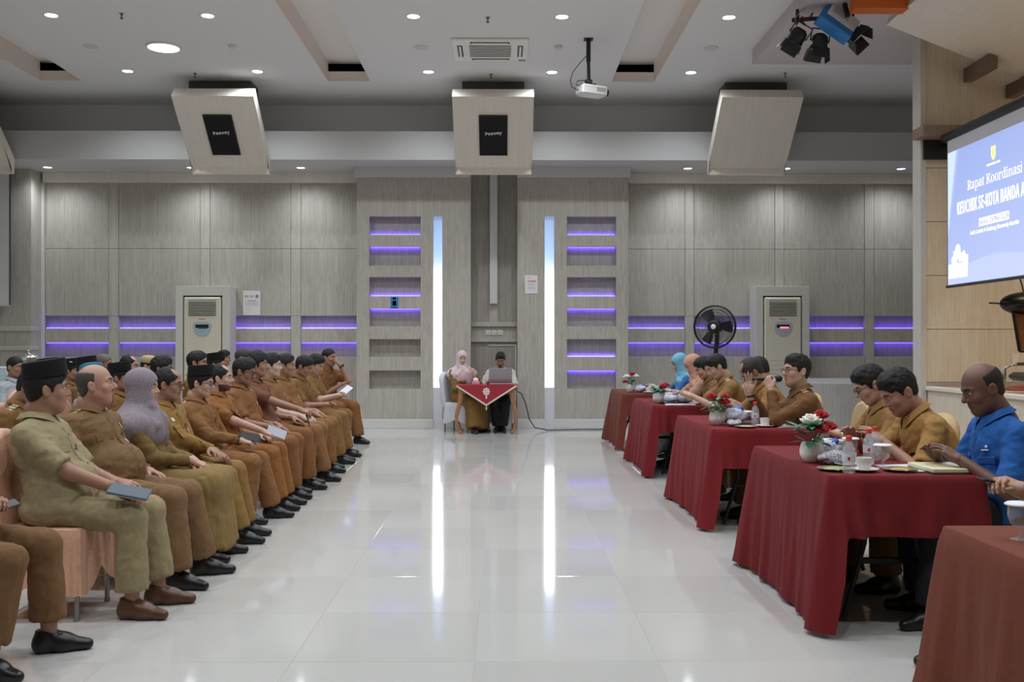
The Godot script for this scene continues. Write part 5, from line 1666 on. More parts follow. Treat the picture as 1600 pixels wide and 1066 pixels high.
	var rows := [
		[-3.42, 6.95, {"scale": 0.96, "shirt": "85602f", "skin": 1, "hair": 0, "face": [1.0, 0.3, 0.6, 0], "boards": "b5a980", "lean": 14, "head": [0, 30, 0]}, "man in brown uniform with bowed head, behind the man in pale khaki"],
		[-3.50, 7.55, {"scale": 0.965, "shirt": "9c9f9a", "skin": 0, "hair": 3, "kopiah": "93a3a3", "face": [1.0, 0.3, 0.6, 0]}, "man in a grey knitted cap hidden behind the man in pale khaki"],
		[-3.46, 8.45, {"scale": 0.95, "shirt": "a8acae", "skin": 1, "hair": 3, "kopiah": "1f6d8c", "face": [1.0, 0.1, 0.7, 0], "hair_tone": "3a3634"}, "man in a blue knitted cap behind the stout balding man"],
		[-3.42, 8.95, {"scale": 0.935, "shirt": "8a6230", "skin": 1, "hair": 0, "peci": "0b0b0c", "face": [1.0, 0.2, 0.7, 0], "badges": [[0, "patch", "cfc8ba"], [1, "name"]]}, "man in brown uniform and black cap, second row, above the grey headscarf"],
		[-3.42, 10.05, {"scale": 0.985, "shirt": "7f5c34", "skin": 3, "hair": 4, "face": [1.0, 0.2, 0.5, 0]}, "man with thick dark hair seen above the balding man with glasses"],
		[-3.42, 11.2, {"scale": 1.02, "shirt": "8f6a3a", "skin": 1, "hair": 0, "face": [1.0, 0.3, 0.6, 0]}, "man with short black hair in front of the left air conditioner"],
		[-3.42, 11.95, {"scale": 0.985, "shirt": "8a6538", "skin": 2, "hair": 0, "peci": "0b0b0c", "face": [1.02, 0.4, 0.6, 0]}, "man in a black cap in front of the left air conditioner"],
		[-3.42, 13.2, {"scale": 1.04, "shirt": "8a6538", "skin": 2, "hair": 3, "hair_tone": "3d3632", "face": [1.0, 0.3, 0.6, 0]}, "man with greying cropped hair behind the middle of the front row"],
		[-4.42, 9.75, {"scale": 0.955, "shirt": "86663a", "skin": 1, "hair": 0, "peci": "0a0a0b", "face": [1.0, 0.2, 0.6, 0]}, "man in a plain black cap, third row, left of the white-marked cap"],
		[-4.95, 11.48, {"scale": 0.935, "shirt": "86663a", "skin": 1, "hair": 0, "peci": "0c0c0d", "mark": true, "face": [1.0, 0.2, 0.6, 0]}, "man in a black cap with a small white mark, third row"],
		[-4.42, 10.65, {"scale": 0.96, "shirt": "86663a", "skin": 0, "hair": 0, "peci": "0c0c0e", "face": [1.0, 0.2, 0.6, 0]}, "man in a round black cap behind the blue knitted cap"],
		[-4.95, 12.43, {"scale": 0.99, "shirt": "d0d0cc", "skin": 1, "hair": 3, "hair_tone": "6a635e", "face": [1.0, 0.2, 0.6, 0]}, "grey-haired man in a white shirt, third row"],
		[-4.42, 11.85, {"scale": 0.98, "shirt": "86663a", "skin": 2, "hair": 1, "glasses": true, "face": [1.0, 0.2, 0.6, 0]}, "man with glasses in the third row, left of the cream knitted cap"],
		[-4.42, 12.45, {"scale": 0.97, "shirt": "9a7c48", "skin": 2, "hair": 3, "kopiah": "cdb98c", "face": [1.0, 0.2, 0.6, 0], "head": [0, 16, 0]}, "man in a cream knitted cap, third row"],
		[-4.42, 15.85, {"scale": 1.01, "shirt": "86663a", "skin": 1, "hair": 0, "face": [1.0, 0.2, 0.6, 0]}, "dark-haired man far back, right of the black cap at the air conditioner"],
		[-5.50, 11.3, {"scale": 0.975, "shirt": "b9c0c4", "skin": 1, "hair": 3, "face": [0.95, 0.1, 0.6, 0], "yaw": 70.0}, "young man with short hair standing out at the far left, beside the steel urn"],
	]
	for r in rows:
		var d: Dictionary = r[2].duplicate()
		d.merge({"x": r[0], "dep": r[1], "label": r[3], "group": back, "legs": "866034", "pose": {"fat": 0.2, "bl": 0.2, "br": 0.2, "lean": d.get("lean", 0.0), "head": d.get("head", [4, 4, 0])}})
		add.call(d)
	# officials behind the red tables, facing the guests
	add.call({"x": 2.45, "dep": 4.05, "yaw": -90.0, "shirt": "8a6a3a", "legs": "9a7a44", "skin": 0, "grip_left": "hold", "grip_right": "hold", "pose": {"head": [0, 25, 0], "wl": Vector3(0.05, 0.80, 0.34), "wr": Vector3(-0.04, 0.80, 0.36)}, "label": "person in khaki at the right edge, only hands and lap seen"})
	add.call({"x": 2.56, "dep": 5.0, "yaw": -90.0, "scale": 1.02, "shirt": "1b62b4", "legs": "1a1c24", "skin": 5, "hair": 2, "hair_tone": "2a1d17", "face": [1.06, 0.6, 0.9, 0], "badges": [[2, "mark"]], "pose": {"fat": 0.75, "lean": 13, "head": [0, 22, 0], "wl": Vector3(0.12, 0.80, 0.30), "wr": Vector3(-0.10, 0.80, 0.32)}, "label": "man in a bright blue short-sleeved shirt with a shaved head"})
	add.call({"x": 2.54, "dep": 5.65, "yaw": -90.0, "scale": 1.03, "shirt": "b08648", "legs": "8a683a", "skin": 0, "hair": 0, "face": [1.04, 0.5, 0.6, 0], "badges": [[0, "name"], [1, "disc", "d8d8d0"]], "pose": {"fat": 0.55, "lean": 28, "head": [6, 32, 0], "wl": Vector3(0.16, 0.82, 0.42), "wr": Vector3(-0.10, 0.82, 0.48)}, "label": "man in light brown short sleeves leaning over the nearest red table"})
	add.call({"x": 2.52, "dep": 6.35, "yaw": -90.0, "shirt": "9c7640", "legs": "8a683a", "skin": 2, "hair": 0, "glasses": true, "face": [0.97, 0.1, 0.5, 0], "badges": [[0, "patch", "c9b8a0"], [1, "disc", "b0463a"]], "pose": {"fat": 0.1, "lean": 15, "head": [-6, 30, 0], "short": false, "wl": Vector3(0.14, 0.82, 0.40), "wr": Vector3(-0.10, 0.82, 0.42)}, "label": "slim man with glasses and black hair beside the empty chair back"})
	add.call({"x": 2.40, "dep": 7.8, "yaw": -90.0, "scale": 1.02, "shirt": "7e5730", "legs": "7e5730", "skin": 2, "hair": 0, "glasses": true, "face": [1.04, 0.5, 0.7, 0], "boards": "b09a60", "grip_left": "grip", "grip_right": "flat", "watch": "right", "pose": {"fat": 0.55, "lean": 11, "upright": true, "head": [12, 0, 0], "short": false, "wl": Vector3(0.06, 1.02, 0.30), "el": Vector3(0.3, -1.0, 0.3), "dl": Vector3(-0.35, 0.75, 0.25), "ul": Vector3(0.6, 0.1, 0.7), "wr": Vector3(-0.10, 0.98, 0.42), "er": Vector3(-0.3, -1.0, 0.0), "dr": Vector3(0.0, 1.0, 0.18), "ur": Vector3(-0.85, 0.1, -0.6)}, "label": "man with glasses speaking into a microphone, one open palm raised"})
	add.call({"x": 2.52, "dep": 9.0, "yaw": -90.0, "scale": 1.04, "shirt": "a5793f", "legs": "8a683a", "skin": 1, "hair": 1, "hair_tone": "2a2320", "glasses": true, "face": [1.04, 0.5, 0.8, 0], "pose": {"fat": 0.4, "lean": 24, "head": [0, 40, 0], "wl": Vector3(0.14, 0.82, 0.46), "wr": Vector3(-0.10, 0.82, 0.48)}, "label": "man with glasses and thinning hair bent low behind the raised palm"})
	add.call({"x": 2.62, "dep": 9.75, "yaw": -90.0, "shirt": "8a6030", "legs": "8a683a", "skin": 1, "hair": 0, "hair_tone": "1d1512", "face": [1.0, 0.2, 0.6, 0], "pose": {"lean": 8, "head": [-20, 24, 0], "wl": Vector3(0.14, 0.82, 0.36), "wr": Vector3(-0.10, 0.82, 0.38)}, "label": "dark-haired person half hidden beside the right air conditioner"})
	add.call({"x": 2.50, "dep": 10.5, "yaw": -90.0, "scale": 1.04, "shirt": "9a7240", "legs": "8a683a", "skin": 2, "hair": 0, "face": [1.0, 0.3, 0.6, 0], "boards": "cfc49a", "pose": {"fat": 0.3, "lean": 22, "head": [0, 30, 0], "wl": Vector3(0.14, 0.82, 0.50), "wr": Vector3(-0.06, 0.82, 0.52)}, "label": "man in brown uniform bent over the table in front of the fan"})
	add.call({"x": 2.48, "dep": 11.3, "yaw": -90.0, "shirt": "806036", "legs": "8a683a", "skin": 2, "hair": 0, "face": [1.0, 0.2, 0.6, 0], "badges": [[1, "patch", "cfc4a0"]], "pose": {"lean": 18, "head": [0, 28, 0], "wl": Vector3(0.14, 0.82, 0.44), "wr": Vector3(-0.10, 0.82, 0.46)}, "label": "man with black hair looking down, beside the woman in the pink headscarf"})
	add.call({"x": 2.50, "dep": 12.35, "yaw": -90.0, "shirt": "c99a84", "legs": "3a3836", "skin": 4, "hijab": ["dba893"], "face": [0.94, 0.2, 0.3, 0], "pose": {"skirt": true, "short": false, "lean": 12, "head": [4, 16, 0], "wl": Vector3(0.10, 0.82, 0.44), "wr": Vector3(-0.10, 0.82, 0.46)}, "label": "woman in a plain salmon pink headscarf"})
	add.call({"x": 2.50, "dep": 13.3, "yaw": -90.0, "shirt": "3f6fb0", "legs": "2d4f80", "skin": 2, "hijab": ["5fa8c8", "8fc8dc"], "face": [0.94, 0.1, 0.3, 0], "pose": {"skirt": true, "short": false, "lean": 12, "head": [8, 10, 0], "wl": Vector3(0.10, 0.82, 0.44), "wr": Vector3(-0.10, 0.82, 0.46)}, "label": "woman in a light blue headscarf at the farthest table"})
	# the pair at the small table by the back wall
	add.call({"x": -0.64, "dep": 16.1, "yaw": 34.0, "shirt": "87652f", "legs": "86622e", "skin": 4, "hijab": ["e6cfd2"], "face": [0.94, 0.2, 0.2, 0], "grip_left": "hold", "pose": {"skirt": true, "short": false, "twist": -18, "head": [-8, 4, 0], "wl": Vector3(0.02, 0.90, 0.30), "el": Vector3(0.5, -0.8, 0.2), "dl": Vector3(-0.3, 0.9, 0.1), "ul": Vector3(0.3, 0.2, 0.9), "wr": Vector3(-0.06, 0.68, 0.28)}, "label": "woman in a pale pink headscarf at the small table by the back wall"})
	add.call({"x": -0.03, "dep": 16.2, "yaw": 0.0, "shirt": "d6d2c6", "legs": "141416", "skin": 1, "hair": 0, "face": [1.0, 0.2, 0.6, 3], "no_collar": true, "pose": {"lean": 8, "head": [0, 16, 0], "wl": Vector3(0.10, 0.82, 0.34), "wr": Vector3(-0.16, 0.82, 0.34), "al": Vector3(0.03, 0.09, 0.36), "ar": Vector3(-0.05, 0.09, 0.34)}, "label": "man in a white shirt and black trousers typing on the laptop"})
	return L

var cast: Array = []
var figures: Array = []

func pose_one(k: int) -> void:
	figures[k] = seated(cast[k].pose, 17 * k + 5, 0.0135 if cast[k].dep < 9.0 else 0.018)

func build_people() -> void:
	cast = cast_list()
	var rng := RandomNumberGenerator.new()
	rng.seed = 4
	for q in cast:   # no two pairs of feet stand alike
		var p: Dictionary = q.pose
		if not p.has("al"): p.al = Vector3(0.10 + 0.05 * rng.randf(), 0.09, 0.36 + 0.17 * rng.randf())
		if not p.has("ar"): p.ar = Vector3(-0.10 - 0.07 * rng.randf(), 0.09, 0.36 + 0.17 * rng.randf())
		if not p.has("toe"): p.toe = 4.0 + 14.0 * rng.randf()
	figures.resize(cast.size())
	var id := WorkerThreadPool.add_group_task(pose_one, cast.size())
	WorkerThreadPool.wait_for_group_task_completion(id)
	for k in cast.size():
		var q: Dictionary = cast[k]
		var o := dress(q, figures[k])
		if q.has("mark"):
			part(o, "cap_mark", box_mesh(Vector3(0.004, 0.012, 0.03), 0.001), paint("e6e6e6", 0.5)).transform = figures[k].head * Transform3D(Basis.IDENTITY, Vector3(-0.087, 0.11, 0.02))
		held(q, figures[k], o)

# what people hold is a thing of its own
func held(q: Dictionary, s: Dictionary, o: Node3D) -> void:
	var lab: String = q.label
	var hr: Transform3D = o.transform * (s.hand_right as Transform3D)
	var place := func(n: Node3D, xf: Transform3D) -> void: n.transform = Transform3D(xf.basis.orthonormalized(), xf.origin)
	if lab.begins_with("person in brown trousers"):
		var t := thing("phone", "black phone in the hands of the person at the left edge", "phone", Vector3.ZERO)
		part(t, "case", box_mesh(Vector3(0.075, 0.009, 0.155), 0.003), paint("161616", 0.35))
		place.call(t, hr * Transform3D(Basis.IDENTITY, Vector3(0.02, -0.045, 0.10)))
	elif lab.begins_with("man in a pale khaki"):
		var t := thing("folder", "blue-grey folder under the hand of the man in pale khaki", "folder", Vector3.ZERO)
		part(t, "cover", box_mesh(Vector3(0.13, 0.010, 0.20), 0.003), paint("485661", 0.5))
		part(t, "pages", box_mesh(Vector3(0.12, 0.006, 0.19), 0.001), paint("b5bcc0", 0.6), Vector3(0, -0.009, 0))
		place.call(t, Transform3D(Basis(Vector3.UP, deg_to_rad(100)) * Basis(Vector3.RIGHT, 0.22) * Basis(Vector3.BACK, 0.25), Vector3(-1.88, 0.645, -5.04)))
	elif lab.begins_with("man in brown uniform with glasses and a tall"):
		var t := thing("phone", "black phone in the hand of the man with glasses and a tall cap", "phone", Vector3.ZERO)
		part(t, "case", box_mesh(Vector3(0.075, 0.009, 0.155), 0.003), paint("121214", 0.3))
		place.call(t, hr * Transform3D(Basis(Vector3.BACK, 0.5), Vector3(0.03, 0.028, 0.08)))
	elif lab.begins_with("bearded man"):
		var t := thing("phone", "phone with a white lit screen in the bearded man's hand", "phone", Vector3.ZERO)
		part(t, "case", box_mesh(Vector3(0.085, 0.009, 0.165), 0.003), paint("b9bdc6", 0.4))
		part(t, "screen", box_mesh(Vector3(0.077, 0.002, 0.15), 0.0), glow("c8d4f0", 0.25, "909090"), Vector3(0, 0.0055, 0))
		place.call(t, hr * Transform3D(Basis(Vector3.BACK, 0.7), Vector3(0.02, 0.022, 0.12)))
	elif lab.begins_with("man in a reddish brown"):
		var t := thing("phone", "dark phone hanging in the hand of the man in the reddish shirt", "phone", Vector3.ZERO)
		part(t, "case", box_mesh(Vector3(0.075, 0.009, 0.155), 0.003), paint("1c1a1a", 0.3))
		place.call(t, hr * Transform3D(Basis(Vector3.RIGHT, 1.0), Vector3(0.0, -0.06, 0.10)))
	elif lab.begins_with("man in brown uniform reading"):
		var t := thing("paper_sheet", "white sheet in the hands of the man at the row's far end", "paper", Vector3.ZERO)
		part(t, "leaf", box_mesh(Vector3(0.15, 0.002, 0.21), 0.0), paint("e4e4ea", 0.7))
		place.call(t, hr * Transform3D(Basis(Vector3.RIGHT, -0.5), Vector3(0.06, 0.0, 0.12)))
	elif lab.begins_with("person in khaki at"):
		var t := thing("phone", "black phone in the hands at the right edge of the picture", "phone", Vector3.ZERO)
		part(t, "case", box_mesh(Vector3(0.075, 0.009, 0.155), 0.003), paint("0a0a0b", 0.5))
		place.call(t, Transform3D(Basis(Vector3.UP, deg_to_rad(90)) * Basis(Vector3.RIGHT, 0.15), Vector3(2.03, 0.822, -4.06)))
	elif lab.begins_with("man with glasses speaking"):
		var hl: Transform3D = o.transform * (s.hand_left as Transform3D)
		var t := thing("microphone", "black handheld microphone at the speaking man's mouth", "microphone", Vector3.ZERO)
		part(t, "handle", MB.new().tube([Vector3(0, -0.11, 0), Vector3(0, 0.07, 0)], 0.013, 0.018, 12).mesh(), paint("17181c", 0.35))
		part(t, "head", MB.new().ball(Vector3(0, 0.095, 0), Vector3(0.027, 0.032, 0.027), 16, 10).mesh(), paint("0c0c0d", 0.6))
		part(t, "blue_ring", MB.new().tube([Vector3(0, 0.05, 0), Vector3(0, 0.065, 0)], 0.0195, -1.0, 14).mesh(), paint("2f6fb0", 0.4))
		var mouth: Vector3 = o.transform * ((s.head as Transform3D) * Vector3(0, -0.064, 0.15))
		var grip: Vector3 = hl * Vector3(0.012, -0.038, 0.085)
		var up := (mouth - grip).normalized()
		var side := up.cross(Vector3.BACK).normalized()
		t.transform = Transform3D(Basis(side, up, side.cross(up)), mouth - up * 0.095)

# ---------------------------------------------------------------- chairs and tables
var chair_meshes := {}

func chair(label: String, at: Vector3, yaw: float, fabric: String, group: String, tagged := false) -> void:
	# covered banquet chair, facing +z before it is turned; the origin is under the seat
	if chair_meshes.is_empty():
		var rings := []
		for j in 7:
			var t := j / 6.0
			var y := lerpf(0.455, 0.13, pow(maxf(0.0, (j - 1.0) / 5.0), 1.0)) if j > 0 else 0.465
			var ring := PackedVector3Array()
			for k in 64:
				var a := -TAU * k / 64.0
				var c := cos(a)
				var s := sin(a)
				var e := 0.30
				var p := Vector3(signf(c) * pow(absf(c), e) * 0.225, 0, signf(s) * pow(absf(s), e) * 0.225)
				var grow := (0.93 if j == 0 else 1.0) + 0.05 * t * t
				var fold := 0.010 * t * sin(k * 1.9) + 0.006 * t * sin(k * 4.3 + 1.0)
				var arch := 0.11 * t * smoothstep(0.75, 0.0, absf(p.x) / 0.225) * smoothstep(0.5, 1.0, p.z / 0.225)
				arch += 0.06 * t * smoothstep(0.75, 0.0, absf(p.z) / 0.225)
				ring.append(Vector3(p.x * (grow + fold * 2.0), y + arch, p.z * (grow + fold * 2.0)))
			rings.append(ring)
		rings.reverse()
		chair_meshes.seat = MB.new().loft(rings, true, false, true).mesh()
		# back: a padded board with a rounded top
		var bk := []
		var outline := []
		for k in 13: outline.append(Vector2(cos(PI * k / 12.0) * 0.20, 0.80 + sin(PI * k / 12.0) * 0.15))
		outline.append(Vector2(-0.225, 0.40)); outline.append(Vector2(-0.10, 0.385)); outline.append(Vector2(0.10, 0.385)); outline.append(Vector2(0.225, 0.40))
		for z in [[-0.04, 0.90], [-0.034, 0.97], [-0.012, 1.0], [0.012, 1.0], [0.034, 0.97], [0.04, 0.90]]:
			var ring := PackedVector3Array()
			for q in outline:
				var y: float = (q.y - 0.65) * z[1] + 0.65
				ring.append(Vector3(q.x * z[1], y, -0.215 + z[0] - (y - 0.42) * 0.14))
			bk.append(ring)
		chair_meshes.back = MB.new().loft(bk, true, true, true).mesh()
		chair_meshes.leg = MB.new().tube([Vector3(0, 0.0, 0), Vector3(0, 0.42, 0)], 0.0125, 0.0125, 10).tube([Vector3(0, 0.0, 0), Vector3(0, 0.02, 0)], 0.016, 0.016, 10).mesh()
		chair_meshes.sash = MB.new().box(Vector3.ZERO, Vector3(0.05, 0.06, 0.003), 0.001).mesh()
	var o := thing("banquet_chair", label, "chair", at, deg_to_rad(yaw), group)
	var fm := cloth(fabric, 0.6, 0.1)
	part(o, "seat_cover", chair_meshes.seat, fm)
	part(o, "back_cover", chair_meshes.back, fm)
	for q in [Vector3(0.19, 0, 0.19), Vector3(-0.19, 0, 0.19), Vector3(0.19, 0, -0.20), Vector3(-0.19, 0, -0.20)]:
		part(o, "leg", chair_meshes.leg, paint("9a9894", 0.25, 0.8), q)
	if tagged:
		part(o, "sticker", chair_meshes.sash, paint("dfe3e8", 0.5)).transform = Transform3D(Basis(Vector3.RIGHT, -0.14), Vector3(0.06, 0.86, -0.318))
		part(o, "sticker", chair_meshes.sash, paint("dfe3e8", 0.5)).transform = Transform3D(Basis(Vector3.UP, PI * 0.5), Vector3(0.185, 0.86, -0.275))

func tablecloth_shape(w: float, l: float, top: float, sd: int, low_ends := false) -> MB:
	# local x across the table (-x hangs to the floor on the aisle), z along it
	var hx := w * 0.5 + 0.004
	var hz := l * 0.5 + 0.004
	var path := []   # position, outward, side (0 aisle, 1 end, 2 seats), distance to the nearer aisle corner along the path
	var rad := 0.03
	var step := 0.018
	var sides := [[Vector2(-hx, hz), Vector2(-hx, -hz), Vector2(-1, 0), 0], [Vector2(-hx, -hz), Vector2(hx, -hz), Vector2(0, -1), 1], [Vector2(hx, -hz), Vector2(hx, hz), Vector2(1, 0), 2], [Vector2(hx, hz), Vector2(-hx, hz), Vector2(0, 1), 1]]
	for si in 4:
		var s: Array = sides[si]
		var a: Vector2 = s[0]
		var b: Vector2 = s[1]
		var dir := (b - a).normalized()
		var ln := a.distance_to(b)
		var nn := int((ln - 2 * rad) / step)
		for k in nn + 1:
			var t := rad + (ln - 2 * rad) * k / nn
			path.append([a + dir * t, s[2], s[3], t if si == 1 else (ln - t if si == 3 else minf(t, ln - t))])
		var o2: Vector2 = s[2]
		for k in range(1, 6):   # the rounded corner after this side
			var th := PI * 0.5 * k / 6.0
			var c := b - dir * rad - o2 * rad
			var d := o2 * cos(th) + dir * sin(th)
			path.append([c + d * rad, d, 3 if (si == 3 or si == 0) else 4, 0.0])
	var nz := FastNoiseLite.new()
	nz.seed = sd
	nz.frequency = 1.0
	var rows := 14
	var rings := []
	for j in rows + 2:
		var ring := PackedVector3Array()
		for k in path.size():
			var q: Array = path[k]
			var p: Vector2 = q[0]
			var ov: Vector2 = q[1]
			if j == 0:
				ring.append(Vector3(p.x - ov.x * 0.02, top, p.y - ov.y * 0.02))
				continue
			if j == 1:
				ring.append(Vector3(p.x - ov.x * 0.003, top - 0.001, p.y - ov.y * 0.003))
				continue
			var hem := 0.012
			if q[2] == 1: hem = lerpf(0.012, 0.467, smoothstep(0.0, 0.055, q[3])) if not low_ends else 0.012
			elif q[2] == 2 or q[2] == 4: hem = 0.467 if not low_ends else 0.02
			var wav := nz.get_noise_2d(p.x * 2.0 + 9.0, p.y * 2.0)
			hem += 0.016 * (wav + 0.6) if hem < 0.1 else 0.012 * wav
			var t := (j - 1.0) / rows
			var y := lerpf(top - 0.004, hem, t)
			var along := p.x * 1.0 + p.y * 1.0
			var amp := 0.018 * pow(t, 0.8)
			var fold := amp * (sin(along * 17.0 + 2.0 * wav) * 0.6 + nz.get_noise_2d(along * 9.0, t * 0.6) * 1.3)
			var flare := 0.05 * t
			if q[2] == 3: flare += 0.075 * t; 
			elif q[3] < 0.2 and q[2] < 2: flare += 0.06 * t * smoothstep(0.2, 0.0, q[3])
			if q[2] == 1 and q[3] < 0.2: fold += 0.02 * t * sin(q[3] * 60.0)
			var out := maxf(0.0, 0.006 + flare + fold)
			ring.append(Vector3(p.x + ov.x * out, y, p.y + ov.y * out))
		rings.append(ring)
	rings.reverse()
	return MB.new().loft(rings, true, false, true)

const TABLES = [[1.98, 3.46], [4.78, 6.23], [7.45, 8.95], [10.4, 11.9], [13.0, 14.4]]

func build_seats_and_tables() -> void:
	var names := ["rust-brown cloth on the table at the lower right corner", "dark red cloth on the table with the booklet, nearest whole one", "dark red cloth on the table before the speaking man", "dark red cloth on the third table, near the fan", "rust-brown cloth on the farthest table"]
	var tones := ["7c3d29", "780a14", "7e0b15", "780a14", "70301e"]
	for k in 5:
		var d0: float = TABLES[k][0]
		var d1: float = TABLES[k][1]
		var ctr := Vector3(1.95 if k > 0 else 1.905, 0, -(d0 + d1) * 0.5)
		var l := d1 - d0
		var o := thing("folding_table", "folding table under the " + names[k], "table", ctr, 0.0, "draped folding tables")
		part(o, "table_top", box_mesh(Vector3(0.74, 0.035, l - 0.01), 0.008), paint("3a3c3e", 0.6), Vector3(0, 0.728, 0))
		var steel := paint("23282b", 0.35, 0.4)
		for s in [-1.0, 1.0]:
			for e in [-1.0, 1.0]:
				part(o, "leg", MB.new().tube([Vector3(e * 0.14, 0.71, s * (l * 0.5 - 0.22)), Vector3(e * 0.14, 0.36, s * (l * 0.5 - 0.21)), Vector3(e * 0.25, 0.012, s * (l * 0.5 - 0.18))], 0.0135, -1.0, 10).mesh(), steel)
			part(o, "crossbar", box_mesh(Vector3(0.34, 0.03, 0.022), 0.004), steel, Vector3(0, 0.30, s * (l * 0.5 - 0.205)))
			part(o, "brace", MB.new().tube([Vector3(0.05, 0.70, s * (l * 0.5 - 0.50)), Vector3(0.05, 0.42, s * (l * 0.5 - 0.23)), Vector3(0.05, 0.30, s * (l * 0.5 - 0.21))], 0.009, -1.0, 8).mesh(), steel)
		single("tablecloth", names[k], "tablecloth", tablecloth_shape(0.75, l, 0.752, 3 + k * 5, k == 0).mesh(), cloth(tones[k], 0.9, 0.0), ctr, 0.0, "draped tablecloths")
	# chairs: one under every guest, in the row's own colour
	var at := 0
	for q in cast_list():
		at += 1
		var yaw: float = q.get("yaw", 90.0)
		var off := Basis(Vector3.UP, deg_to_rad(yaw)) * Vector3(0, 0, -0.02)
		var pos := Vector3(q.x, 0, -q.dep) + off
		var who: String = q.label
		who = " ".join(who.split(",")[0].split(" ").slice(0, 11))
		if q.x < -1.5:
			if q.x < -3.0: chair("peach-covered banquet chair hidden under a guest behind the front row", pos, yaw, "e2ac90", "peach chairs behind the front row")
			elif q.dep < 4.5: chair("peach-covered chair at the left edge with a dark leg foot", pos, yaw, "efba9c", "peach banquet chairs")
			else: chair("peach-covered chair under the " + who, pos, yaw, "efba9c", "peach banquet chairs")
		elif q.x > 1.5:
			var back := Vector3(0.16, 0, 0) if q.dep > 7.0 and q.dep < 8.5 else Vector3.ZERO
			chair("cream-covered chair of the " + who, pos + back, yaw, "d9b98a", "cream chairs behind the tables", q.dep > 7.0 and q.dep < 8.5)
		elif q.x < -0.3: chair("white-covered chair of the woman at the small table", pos + Vector3(-0.02, 0, 0), 70.0, "e2e2ea", "white chairs")
		else: chair("white-covered chair of the man at the laptop", pos, 0.0, "e2e2ea", "white chairs")
	side_table()
	urn_table()

